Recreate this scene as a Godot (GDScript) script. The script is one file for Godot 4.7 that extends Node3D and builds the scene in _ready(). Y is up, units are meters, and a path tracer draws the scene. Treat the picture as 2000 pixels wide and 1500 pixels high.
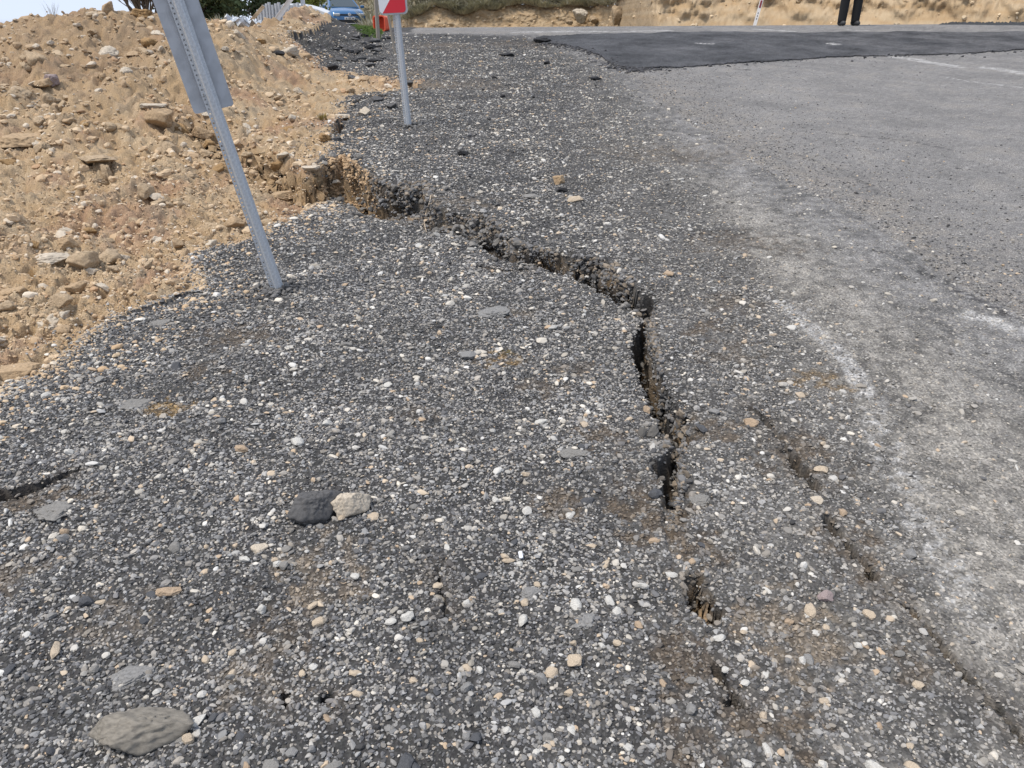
extends Node3D
# A mountain road whose chip-sealed shoulder has cracked and slumped. Plan coordinates: x to the side, f forward (= -z), y up.

const FPX := 1510.0
const EYE := 1.5
const PITCH := 24.87
const SLOPE := 0.1
var cp := cos(deg_to_rad(PITCH))
var sp := sin(deg_to_rad(PITCH))
var rng := RandomNumberGenerator.new()
var M := {}
var taken := {}

func _ready() -> void:
	rng.seed = 4711
	setup_view()
	make_noises()
	make_fields()
	make_materials()
	make_stone_meshes()
	build_terrain()
	build_surroundings()
	build_chippings()
	build_earth_stones()
	build_signs()
	build_loose_rocks()
	build_plants()
	build_far_things()
	build_person()

# ------------------------------------------------------------------ view and light
func setup_view() -> void:
	var cam := Camera3D.new()
	cam.name = "camera"
	cam.fov = rad_to_deg(2.0 * atan(750.0 / FPX))
	cam.far = 6000.0
	cam.near = 0.05
	add_child(cam)
	cam.position = Vector3(0, EYE, 0)
	cam.rotation_degrees = Vector3(-PITCH, 0, 0)
	cam.current = true
	var env := Environment.new()
	env.background_mode = Environment.BG_SKY
	var sky := Sky.new()
	var sm := ProceduralSkyMaterial.new()
	sm.sky_top_color = Color(0.70, 0.75, 0.84)
	sm.sky_horizon_color = Color(0.755, 0.795, 0.86)
	sm.sky_curve = 0.2
	sm.ground_bottom_color = Color(0.42, 0.37, 0.30)
	sm.ground_horizon_color = Color(0.80, 0.82, 0.84)
	sm.sky_cover = cloud_cover()
	sm.sky_cover_modulate = Color(1, 1, 1, 0.4)
	sm.sun_angle_max = 40.0
	sky.sky_material = sm
	env.sky = sky
	env.background_energy_multiplier = 1.0
	env.tonemap_mode = Environment.TONE_MAPPER_LINEAR
	env.tonemap_exposure = 1.48
	env.sdfgi_enabled = true
	env.ssao_enabled = true
	env.ssil_enabled = true
	var we := WorldEnvironment.new()
	we.name = "daylight"
	we.environment = env
	add_child(we)
	var sun := DirectionalLight3D.new()
	sun.name = "sun"
	sun.light_energy = 0.78
	sun.light_color = Color(1.0, 0.965, 0.92)
	sun.light_angular_distance = 12.0
	sun.shadow_enabled = true
	add_child(sun)
	sun.rotation_degrees = Vector3(-64, -62, 0)

func cloud_cover() -> Texture2D:
	var n := FastNoiseLite.new()
	n.seed = 5
	n.frequency = 0.006
	n.fractal_octaves = 5
	var g := Gradient.new()
	g.offsets = PackedFloat32Array([0.0, 0.42, 0.62, 1.0])
	g.colors = PackedColorArray([Color(0.3, 0.33, 0.4, 0.0), Color(0.4, 0.42, 0.46, 0.1), Color(0.62, 0.63, 0.66, 0.5), Color(0.8, 0.8, 0.8, 0.8)])
	var t := NoiseTexture2D.new()
	t.width = 1024
	t.height = 512
	t.noise = n
	t.seamless = true
	t.color_ramp = g
	return t

# ------------------------------------------------------------------ pixels of the photograph to places on the ground
func ray(u: float, v: float) -> Vector3:   # (x, y, f) of a sight line
	var a := (u - 1000.0) / FPX
	var b := (750.0 - v) / FPX
	return Vector3(a, -sp + b * cp, cp + b * sp)

func pix(u: float, v: float, off := 0.0) -> Vector2:   # where it meets the sloping ground plane
	var d := ray(u, v)
	var t := (EYE - off) / maxf(SLOPE * d.z - d.y, 0.02)
	return Vector2(d.x * t, d.z * t)

func at(u: float, v: float, f: float) -> Vector3:   # scene position on that sight line, f metres ahead
	var d := ray(u, v)
	var t := f / d.z
	return Vector3(d.x * t, EYE + d.y * t, -f)

func ground_at(u: float, v: float) -> Vector3:   # where it meets the built ground
	var d := ray(u, v)
	var t := 0.8
	var last := t
	while t < 60.0:
		if EYE + d.y * t < height(d.x * t, d.z * t):
			for k in 10:
				var m := (last + t) * 0.5
				if EYE + d.y * m < height(d.x * m, d.z * m): t = m
				else: last = m
			break
		last = t
		t *= 1.012
	return Vector3(d.x * t, EYE + d.y * t, -d.z * t)

func depth_of(p: Vector3) -> float:
	return -p.z * cp + (EYE - p.y) * sp

# ------------------------------------------------------------------ noises and fields over the ground
var n_big := FastNoiseLite.new()
var n_mid := FastNoiseLite.new()
var n_lump := FastNoiseLite.new()
var n_fine := FastNoiseLite.new()
var n_jag := FastNoiseLite.new()
var n_col := FastNoiseLite.new()
var n_rock := FastNoiseLite.new()
var n_wall := FastNoiseLite.new()

func make_noises() -> void:
	var list := [[n_big, 0.5, 2], [n_mid, 1.7, 2], [n_lump, 6.0, 2], [n_fine, 26.0, 2], [n_jag, 11.0, 3], [n_col, 2.6, 4], [n_rock, 1.0, 3], [n_wall, 9.0, 3]]
	var k := 1
	for e in list:
		e[0].noise_type = FastNoiseLite.TYPE_SIMPLEX_SMOOTH
		e[0].frequency = e[1]
		e[0].fractal_octaves = e[2]
		e[0].seed = 100 + k
		k += 1

# The main crack: upper lip in the photograph's pixels, then opening (m), drop of the slumped side (m), depth below that (m).
const CRACK := [
	[-120, 150, 0.4, 0.0, 0.0], [120, 190, 0.4, 0.0, 0.0], [300, 218, 0.4, 0.03, 0.0], [400, 245, 0.42, 0.07, 0.0], [470, 266, 0.40, 0.12, 0.0], [520, 288, 0.34, 0.17, 0.0], [565, 312, 0.22, 0.20, 0.02],
	[605, 328, 0.14, 0.22, 0.05], [640, 314, 0.14, 0.24, 0.06], [668, 303, 0.18, 0.24, 0.05], [692, 316, 0.16, 0.23, 0.08], [722, 338, 0.16, 0.22, 0.12],
	[760, 357, 0.22, 0.17, 0.06], [798, 370, 0.22, 0.15, 0.02], [826, 353, 0.34, 0.14, 0.0], [842, 372, 0.24, 0.12, 0.0], [856, 402, 0.12, 0.11, 0.0], [900, 412, 0.14, 0.10, 0.0],
	[948, 418, 0.17, 0.09, 0.06], [974, 432, 0.16, 0.09, 0.10], [988, 456, 0.13, 0.08, 0.16], [1020, 472, 0.10, 0.08, 0.18], [1062, 484, 0.08, 0.07, 0.08], [1110, 496, 0.12, 0.07, 0.12],
	[1160, 502, 0.19, 0.06, 0.22], [1192, 515, 0.20, 0.06, 0.2], [1216, 534, 0.17, 0.055, 0.22], [1242, 560, 0.12, 0.05, 0.24], [1276, 581, 0.075, 0.07, 0.20], [1281, 602, 0.055, 0.06, 0.25],
	[1278, 628, 0.06, 0.055, 0.26], [1280, 652, 0.085, 0.05, 0.28], [1290, 690, 0.105, 0.045, 0.3], [1294, 742, 0.085, 0.04, 0.3], [1318, 782, 0.10, 0.035, 0.28], [1338, 805, 0.125, 0.03, 0.28],
	[1346, 845, 0.105, 0.02, 0.25], [1332, 872, 0.045, 0.015, 0.12], [1338, 905, 0.095, 0.01, 0.25], [1340, 940, 0.07, 0.005, 0.2], [1325, 985, 0.05, 0.0, 0.03], [1318, 1030, 0.035, 0.0, 0.015], [1332, 1080, 0.03, 0.0, 0.01]]
# Narrow cracks and gaps: list of [pixels u, v, half width m, depth m]
const SLITS := [
	[[1455, 800, 0.006, 0.02], [1482, 822, 0.012, 0.03], [1520, 870, 0.01, 0.02], [1545, 900, 0.016, 0.06], [1568, 935, 0.02, 0.07], [1598, 965, 0.012, 0.04]],
	[[1612, 1020, 0.012, 0.03], [1622, 1045, 0.02, 0.05], [1650, 1075, 0.012, 0.04], [1690, 1120, 0.016, 0.05], [1722, 1160, 0.008, 0.02]],
	[[1725, 1165, 0.006, 0.015], [1790, 1220, 0.006, 0.012], [1848, 1288, 0.010, 0.03], [1885, 1330, 0.012, 0.035], [1950, 1395, 0.011, 0.03], [1995, 1450, 0.012, 0.02]],
	[[-60, 1020, 0.035, 0.05], [0, 985, 0.035, 0.05], [70, 965, 0.03, 0.045], [130, 945, 0.018, 0.03], [160, 938, 0.008, 0.01]],
	[[548, 1362, 0.012, 0.05], [556, 1378, 0.016, 0.08], [562, 1398, 0.010, 0.05]],
	[[640, 1380, 0.012, 0.04], [662, 1392, 0.012, 0.04]],
	[[1400, 1305, 0.008, 0.02], [1420, 1345, 0.012, 0.03], [1436, 1362, 0.018, 0.07], [1446, 1380, 0.012, 0.05]],
	[[852, 1120, 0.004, 0.008], [860, 1155, 0.005, 0.014], [872, 1205, 0.005, 0.012]],
	[[690, 205, 0.04, 0.10], [712, 192, 0.03, 0.05], [760, 188, 0.03, 0.06]],
	[[790, 158, 0.05, 0.10], [812, 172, 0.05, 0.12], [826, 180, 0.03, 0.06]],
	[[655, 262, 0.05, 0.10], [668, 240, 0.06, 0.12], [684, 222, 0.04, 0.06]],
	[[940, 500, 0.02, 0.03], [985, 506, 0.02, 0.03], [1040, 508, 0.015, 0.02]]]
# Round gaps: u, v, radius across m, radius along m, depth m
const HOLES := [[1366, 1162, 0.030, 0.052, 0.085], [1348, 1142, 0.018, 0.034, 0.12], [1386, 1195, 0.026, 0.030, 0.10], [1312, 915, 0.035, 0.05, 0.12]]
# Patches of brown silt and moss on the asphalt: u, v, radius across m, radius along m, strength, kind (0 dark brown, 1 ochre moss, 2 pale silt)
const BLOTCHES := [[980, 690, 0.09, 0.06, 0.9, 1], [1380, 645, 0.13, 0.10, 0.8, 0], [1180, 850, 0.10, 0.10, 0.85, 0], [1090, 975, 0.07, 0.07, 0.8, 0], [1285, 1010, 0.11, 0.14, 1.0, 0], [1330, 1060, 0.10, 0.10, 0.9, 0],
	[1540, 1225, 0.12, 0.12, 0.75, 2], [1535, 1420, 0.08, 0.08, 0.95, 0], [1320, 1270, 0.07, 0.11, 0.8, 0], [470, 640, 0.20, 0.11, 0.7, 0], [325, 790, 0.08, 0.06, 0.8, 1], [610, 1120, 0.12, 0.13, 0.7, 2],
	[560, 1230, 0.07, 0.12, 0.6, 0], [1400, 835, 0.14, 0.08, 0.85, 0], [1560, 880, 0.12, 0.14, 0.8, 0], [1660, 1060, 0.09, 0.08, 0.9, 0], [400, 720, 0.09, 0.06, 0.7, 0], [1130, 700, 0.09, 0.07, 0.5, 0],
	[1060, 740, 0.08, 0.06, 0.6, 0], [1340, 1440, 0.06, 0.09, 0.7, 0], [1690, 1110, 0.07, 0.10, 0.85, 0], [60, 980, 0.16, 0.06, 0.8, 0], [30, 1130, 0.08, 0.08, 0.6, 0], [1430, 690, 0.13, 0.12, 0.5, 0],
	[1470, 1390, 0.06, 0.06, 0.7, 0], [1800, 1300, 0.05, 0.06, 0.6, 0], [1600, 750, 0.12, 0.1, 0.6, 1], [1420, 590, 0.14, 0.1, 0.5, 0], [1000, 590, 0.10, 0.06, 0.4, 2], [820, 800, 0.09, 0.07, 0.4, 0], [1250, 960, 0.09, 0.09, 0.6, 0],
	[930, 165, 0.5, 0.35, 0.4, 2], [1010, 85, 0.6, 0.5, 0.6, 0], [870, 90, 0.4, 0.4, 0.6, 2], [835, 165, 0.3, 0.3, 0.8, 2], [790, 145, 0.3, 0.3, 0.6, 2], [1460, 480, 0.3, 0.2, 0.5, 0], [880, 390, 0.25, 0.15, 0.5, 2], [1330, 300, 0.6, 0.3, 0.35, 2], [520, 1310, 0.09, 0.1, 0.5, 2], [230, 1210, 0.1, 0.08, 0.35, 2]]
const EARTH_EDGE := [[-500, 1010], [-200, 855], [0, 752], [80, 718], [150, 682], [190, 640], [232, 600], [300, 578], [390, 545], [398, 520], [372, 490], [385, 465], [440, 452], [505, 425], [545, 395], [585, 365], [612, 350], [632, 330],
	[626, 308], [645, 282], [657, 250], [662, 232], [685, 220], [667, 200], [676, 187], [720, 180], [770, 176], [815, 168], [812, 156], [770, 152], [720, 143], [640, 140], [612, 122], [580, 113], [574, 106], [606, 96], [636, 82], [650, 70], [664, 60]]
const ROAD_EDGE := [[800, 60.5], [870, 61.5], [1050, 67], [1090, 82], [1180, 120], [1225, 142], [1290, 200], [1390, 265], [1500, 335], [1620, 392], [1760, 472], [1880, 552], [2000, 618], [2400, 830]]
const DUST_EDGE := [[1240, 140], [1260, 250], [1400, 420], [1530, 590], [1610, 680], [1680, 790], [1700, 900], [1760, 1060], [1840, 1220], [1900, 1330], [2010, 1500], [2100, 1700]]
const PATCH_EDGE := [[1045, 76], [1130, 69.5], [1380, 62.5], [1560, 67], [1800, 66], [2100, 69], [2300, 70], [2300, 92], [2000, 99], [1850, 107], [1640, 112], [1480, 122], [1300, 134], [1240, 136], [1205, 130], [1175, 110], [1130, 94], [1062, 86]]

var c_pts := PackedVector2Array()
var c_val := PackedFloat32Array()   # opening, drop, depth
var slits := []                     # [pts, vals, box]
var spots := PackedFloat32Array()   # x, f, 1/rx, 1/rf, strength, kind (kind 9: hole, strength = depth)
const GX0 := -7.5
const GF0 := 0.2
const GS := 0.06
const GW := 266
const GH := 292
var g_crack := PackedFloat32Array()
var g_drop := PackedFloat32Array()
var g_wide := PackedFloat32Array()
var g_earth := PackedFloat32Array()
var g_road := PackedFloat32Array()
var g_dust := PackedFloat32Array()
var g_patch := PackedFloat32Array()

func seg_dist2(p: Vector2, a: Vector2, b: Vector2) -> float:
	var ab := b - a
	var t := clampf((p - a).dot(ab) / maxf(ab.length_squared(), 1e-9), 0.0, 1.0)
	return p.distance_squared_to(a + ab * t)

func to_plan(list: Array) -> PackedVector2Array:
	var out := PackedVector2Array()
	for e in list: out.append(pix(e[0], e[1]))
	return out

func signed_field(line: PackedVector2Array, closing: PackedVector2Array, closed: bool) -> PackedFloat32Array:
	var poly := PackedVector2Array(line)
	poly.append_array(closing)
	var out := PackedFloat32Array()
	out.resize(GW * GH)
	var n := line.size()
	for j in GH:
		for i in GW:
			var p := Vector2(GX0 + i * GS, GF0 + j * GS)
			var best := 1e9
			for k in (n if closed else n - 1):
				var a := line[k]
				var ab := line[(k + 1) % n] - a
				var ap := p - a
				var t := clampf(ap.dot(ab) / ab.length_squared(), 0.0, 1.0)
				best = minf(best, (ap - ab * t).length_squared())
			out[j * GW + i] = sqrt(best) * (1.0 if Geometry2D.is_point_in_polygon(p, poly) else -1.0)
	return out

var q_d := 0.0
var q_n := Vector2.ZERO
var e_push := Vector2.ZERO   # how far the ground under a lip is hollowed out
var q_w := 0.0
var q_drop := 0.0
var q_deep := 0.0
func crack_exact(p: Vector2) -> void:   # signed distance to the lip, positive on the standing side
	var best := 1e9
	var bk := 0
	var bt := 0.0
	var n := c_pts.size()
	for k in n - 1:
		var a := c_pts[k]
		var ab := c_pts[k + 1] - a
		var ap := p - a
		var t := clampf(ap.dot(ab) / ab.length_squared(), 0.0, 1.0)
		var d2 := (ap - ab * t).length_squared()
		if d2 < best:
			best = d2
			bk = k
			bt = t
	var a2 := c_pts[bk]
	var b2 := c_pts[bk + 1]
	# at a vertex the side comes from the mean direction of the two segments that meet there
	var dir := (b2 - a2).normalized()
	if bt <= 0.0001 and bk > 0: dir = (dir + (a2 - c_pts[bk - 1]).normalized()).normalized()
	elif bt >= 0.9999 and bk < n - 2: dir = (dir + (c_pts[bk + 2] - b2).normalized()).normalized()
	var side := dir.cross(p - a2.lerp(b2, bt))
	q_n = Vector2(-dir.y, dir.x)
	q_d = sqrt(best) * (1.0 if side > 0.0 else -1.0)
	var o := bk * 3
	q_w = lerpf(c_val[o], c_val[o + 3], bt)
	q_drop = lerpf(c_val[o + 1], c_val[o + 4], bt)
	q_deep = lerpf(c_val[o + 2], c_val[o + 5], bt)

func make_fields() -> void:
	for e in CRACK:
		c_pts.append(pix(e[0], e[1]))
		c_val.append_array([e[2], e[3], e[4]])
	for s in SLITS:
		var pts := PackedVector2Array()
		var vals := PackedFloat32Array()
		var box := Rect2(pix(s[0][0], s[0][1]), Vector2.ZERO)
		for e in s:
			pts.append(pix(e[0], e[1], -0.02))
			vals.append_array([e[2], e[3]])
			box = box.expand(pts[-1])
		slits.append([pts, vals, box.grow(0.12)])
	for h in HOLES:
		var p := pix(h[0], h[1])
		spots.append_array([p.x, p.y, 1.0 / h[2], 1.0 / h[3], h[4], 9.0])
	for h in BLOTCHES:
		var p := pix(h[0], h[1])
		spots.append_array([p.x, p.y, 1.0 / h[2], 1.0 / h[3], h[4], float(h[5])])
	g_crack.resize(GW * GH)
	g_drop.resize(GW * GH)
	g_wide.resize(GW * GH)
	for j in GH:
		for i in GW:
			crack_exact(Vector2(GX0 + i * GS, GF0 + j * GS))
			g_crack[j * GW + i] = q_d
			g_drop[j * GW + i] = q_drop
			g_wide[j * GW + i] = q_w
	g_earth = signed_field(to_plan(EARTH_EDGE), PackedVector2Array([Vector2(-3.4, 16.5), Vector2(-4, 40), Vector2(-60, 40), Vector2(-60, -2), Vector2(-4, -2)]), false)
	g_road = signed_field(to_plan(ROAD_EDGE), PackedVector2Array([Vector2(30, 4), Vector2(60, 40), Vector2(-3, 40)]), false)
	g_dust = signed_field(to_plan(DUST_EDGE), PackedVector2Array([Vector2(4, -2), Vector2(60, 1), Vector2(60, 12), Vector2(5, 10.2)]), false)
	g_patch = signed_field(to_plan(PATCH_EDGE), PackedVector2Array(), true)

func sample(g: PackedFloat32Array, x: float, f: float) -> float:
	var gx := clampf((x - GX0) / GS, 0.0, GW - 1.001)
	var gf := clampf((f - GF0) / GS, 0.0, GH - 1.001)
	var i := int(gx)
	var j := int(gf)
	var tx := gx - i
	var o := j * GW + i
	var a := g[o] + (g[o + 1] - g[o]) * tx
	var b := g[o + GW] + (g[o + GW + 1] - g[o + GW]) * tx
	return a + (b - a) * (gf - j)

const RIDGE := [-9.0, 1.36, -5.9, 1.42, -5.4, 1.47, -5.0, 1.52, -4.5, 1.575, -4.2, 1.59, -3.85, 1.55, -3.5, 1.49, -3.2, 1.46, -2.6, 1.42]
func ridge(x: float) -> float:
	if x <= RIDGE[0]: return RIDGE[1]
	for k in range(2, RIDGE.size(), 2):
		if x < RIDGE[k]: return lerpf(RIDGE[k - 1], RIDGE[k + 1], (x - RIDGE[k - 2]) / (RIDGE[k] - RIDGE[k - 2]))
	return RIDGE[-1]

func plane(x: float, f: float) -> float:
	var h := SLOPE * f
	if f > 13.0:
		var t := minf(f - 13.0, 3.4)
		h = 1.3 + SLOPE * (t - t * t / 6.8)
		if f > 18.0: h -= minf((f - 18.0) * 0.004, 0.06)
	elif f < -3.0: h = -0.3
	if f > 10.5: h += clampf(x, -5.0, 12.0) * 0.006 * smoothstep(10.5, 15.5, f)
	return h

var e_zone := 0        # 0 chip-sealed shoulder, 1 road, 2 new asphalt, 3 bare earth
var e_dust := 0.0
var e_void := 0.0      # 0 on the surface .. 1 down in a crack
var e_blotch := 0.0
var e_kind := 0
var e_edge := 0.0      # distance into the earth
func height(x: float, f: float) -> float:
	var h := plane(x, f)
	e_void = 0.0
	e_push = Vector2.ZERO
	e_blotch = 0.0
	e_kind = 0
	var jag := n_jag.get_noise_2d(x, f)
	var fine := n_fine.get_noise_2d(x, f)
	var mid := n_mid.get_noise_2d(x, f)
	var far := clampf(f * 0.11, 0.35, 1.0) * (1.0 - 0.6 * smoothstep(9.0, 12.0, f))
	var earth := sample(g_earth, x, f) + (jag * 0.11 + mid * 0.10 + fine * 0.02) * far
	var road := sample(g_road, x, f) + (jag * 0.12 + mid * 0.12) * far
	e_edge = earth
	var mound := 0.0
	if f > 9.5 and x < -0.5: mound = 0.36 * exp(-pow((x + 3.5) / 0.95, 2.0) - pow((f - 13.2) / 1.25, 2.0)) * (1.0 + n_mid.get_noise_2d(x * 0.8, f * 0.8) * 0.4)
	e_dust = 0.0
	if earth > 0.0:
		e_zone = 3
		var lump := n_lump.get_noise_2d(x, f)
		var big := n_big.get_noise_2d(x, f)
		var bank := smoothstep(4.6, 8.9, f) * (1.0 - smoothstep(-3.4, -2.1, x))
		if f < 9.2: h += bank * (ridge(x) - 0.9) * (1.0 - 0.25 * smoothstep(9.0, 6.5, f))
		else:
			var behind := ridge(x) - (f - 9.2) * 0.42 * (1.0 - smoothstep(-3.9, -3.2, x))
			h = lerpf(h, maxf(behind, 1.15), bank)
		if f > 10.0:
			if x < -4.2: h = lerpf(h, 1.2, smoothstep(-4.2, -5.2, x) * smoothstep(10.5, 12.0, f))
		h += (big * 0.10 + mid * 0.075) * smoothstep(0.0, 1.2, earth) + ((0.35 - absf(lump)) * 0.11 + (0.3 - absf(jag)) * 0.05 + fine * 0.016) * smoothstep(0.0, 0.2, earth)
		h -= 0.045 * smoothstep(0.0, 0.12, earth) * (1.0 - smoothstep(0.5, 1.5, earth))
	elif road > 0.0:
		e_zone = 1
		h += mid * 0.008 + fine * 0.0008
	else:
		e_zone = 0
		var du := sample(g_dust, x, f) + mid * 0.1
		e_dust = 0.4 * smoothstep(-1.1, 0.1, du + jag * 0.5) + 0.6 * smoothstep(-0.10, 0.28, du + jag * 0.22)
		e_dust = maxf(e_dust, smoothstep(-0.5, 0.0, road + jag * 0.2) * 0.9)
		h += n_big.get_noise_2d(x, f) * 0.02 + mid * 0.016 + jag * 0.007 + fine * 0.0035 * (1.0 - 0.7 * e_dust)
		if f > 8.5 and x < -1.8:   # torn-up asphalt heaped beside the earth
			var pile := exp(-pow((x + 3.0) / 0.75, 2.0) - pow((f - 11.6) / 1.5, 2.0))
			h += pile * (0.10 + 0.12 * maxf(0.0, n_lump.get_noise_2d(x * 0.8, f * 0.8)) + 0.06 * jag)
		var ks := 0
		while ks < spots.size():
			var dx := (x - spots[ks]) * spots[ks + 2]
			if absf(dx) < 1.5:
				var df := (f - spots[ks + 1]) * spots[ks + 3]
				var d2 := dx * dx + df * df
				if d2 < 2.2:
					if spots[ks + 5] == 9.0:
						var w := smoothstep(1.25, 0.75, sqrt(d2) + mid * 0.4 + fine * 0.3 + jag * 0.4)
						h -= w * spots[ks + 4]
						e_void = maxf(e_void, w)
					else:
						var w := smoothstep(1.35, 0.1, sqrt(d2) + jag * 1.7 + fine * 0.7 + mid * 0.5 + 0.1) * spots[ks + 4] * 0.9
						if w > e_blotch:
							e_blotch = w
							e_kind = int(spots[ks + 5])
			ks += 6
	h += mound
	# the main crack and the slumped side
	var d := sample(g_crack, x, f)
	var drop := sample(g_drop, x, f)
	var w := sample(g_wide, x, f)
	var deep := 0.0
	if absf(d) < 0.42:
		crack_exact(Vector2(x, f))
		d = q_d
		drop = q_drop
		w = q_w
		deep = q_deep
	var rough := clampf(w * 8.0, 0.15, 1.0)
	d += (jag * 0.036 + fine * 0.009 + mid * 0.05) * rough
	if d > 0.0:
		if drop > 0.0 or deep > 0.02: h -= 0.02 * pow(maxf(0.0, 1.0 - d / 0.06), 2.0)
	elif d > -w and w > 0.001:
		var t := -d / w
		var steep := clampf(0.42 + n_mid.get_noise_2d(x * 1.7 + 8.0, f * 1.7) * 0.75, 0.22, 0.72) if deep < 0.2 else 0.5
		if e_zone == 3: steep = 0.7
		var bottom := -(drop + deep) + lumpy(x, f) * 0.03 * minf(1.0, deep * 12.0)
		var side := h
		if t < steep: side += bottom * pow(t / steep, 0.9)
		elif t < 0.86: side += bottom
		else: side += lerpf(bottom, -drop, smoothstep(0.86, 1.0, t))
		side += (n_lump.get_noise_2d(x * 2.2, f * 2.2) * 0.035 + jag * 0.02) * sin(minf(t, 1.0) * PI) * minf(1.0, (drop + deep) * 6.0)
		h = side
		var hollow := clampf(0.75 + n_mid.get_noise_2d(x * 2.3 - 5.0, f * 2.3) * 1.1, 0.1, 1.2)
		e_push = q_n * (minf(0.10, (drop + deep) * 0.45) * hollow * smoothstep(steep * 0.12, steep, t) * (1.0 - smoothstep(steep, 1.0, t)))
		e_void = maxf(e_void, clampf((drop + deep) * 9.0, 0.0, 1.0) * smoothstep(0.0, 0.15, t) * smoothstep(1.05, 0.8, t))
	else:
		h -= drop * exp((d + w) / 1.8)
	for s in slits:
		if s[2].has_point(Vector2(x, f)): h -= slit(s, Vector2(x, f), jag * 0.012 + fine * 0.006)
	return h

func lumpy(x: float, f: float) -> float:
	return n_lump.get_noise_2d(x * 1.6, f * 1.6)

func slit(s: Array, p: Vector2, off: float) -> float:
	var pts: PackedVector2Array = s[0]
	var vals: PackedFloat32Array = s[1]
	var best := 1e9
	var hw := 0.0
	var dp := 0.0
	for k in pts.size() - 1:
		var a := pts[k]
		var ab := pts[k + 1] - a
		var t := clampf((p - a).dot(ab) / ab.length_squared(), 0.0, 1.0)
		var d := p.distance_to(a + ab * t)
		if d < best:
			best = d
			hw = lerpf(vals[k * 2], vals[k * 2 + 2], t)
			dp = lerpf(vals[k * 2 + 1], vals[k * 2 + 3], t)
	var w := smoothstep(hw * 1.0, hw * 0.35, best + off * 1.3)
	e_void = maxf(e_void, w * 0.45)
	if e_zone == 0 and best < 0.09 and e_blotch < 0.6:
		e_blotch = maxf(e_blotch, (0.2 + 0.5 * off * 60.0) * smoothstep(0.09, 0.01, best + off * 3.0))
	return w * dp * 1.7

# ------------------------------------------------------------------ materials
func noise_tex(freq: float, kind: int, ret: int, ramp: Array, size := 512, octaves := 1, normal := false, bump := 6.0, seed_ := 1) -> NoiseTexture2D:
	var n := FastNoiseLite.new()
	n.noise_type = kind
	n.frequency = freq
	n.seed = seed_
	n.fractal_octaves = octaves
	n.fractal_type = FastNoiseLite.FRACTAL_FBM if octaves > 1 else FastNoiseLite.FRACTAL_NONE
	n.cellular_return_type = ret
	n.cellular_jitter = 1.0
	var t := NoiseTexture2D.new()
	t.width = size
	t.height = size
	t.seamless = true
	t.noise = n
	if normal:
		t.as_normal_map = true
		t.bump_strength = bump
	elif ramp.size() > 0:
		var g := Gradient.new()
		var o := PackedFloat32Array()
		var c := PackedColorArray()
		for e in ramp:
			o.append(e[0])
			c.append(e[1])
		g.offsets = o
		g.colors = c
		t.color_ramp = g
	return t

func grey(v: float) -> Color:
	return Color(v, v, v)

func mat(name_: String, lin: Color, rough := 0.9, metal := 0.0) -> StandardMaterial3D:
	var m := StandardMaterial3D.new()
	m.resource_name = name_
	m.albedo_color = lin.linear_to_srgb()
	m.roughness = rough
	m.metallic = metal
	M[name_] = m
	return m

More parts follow.
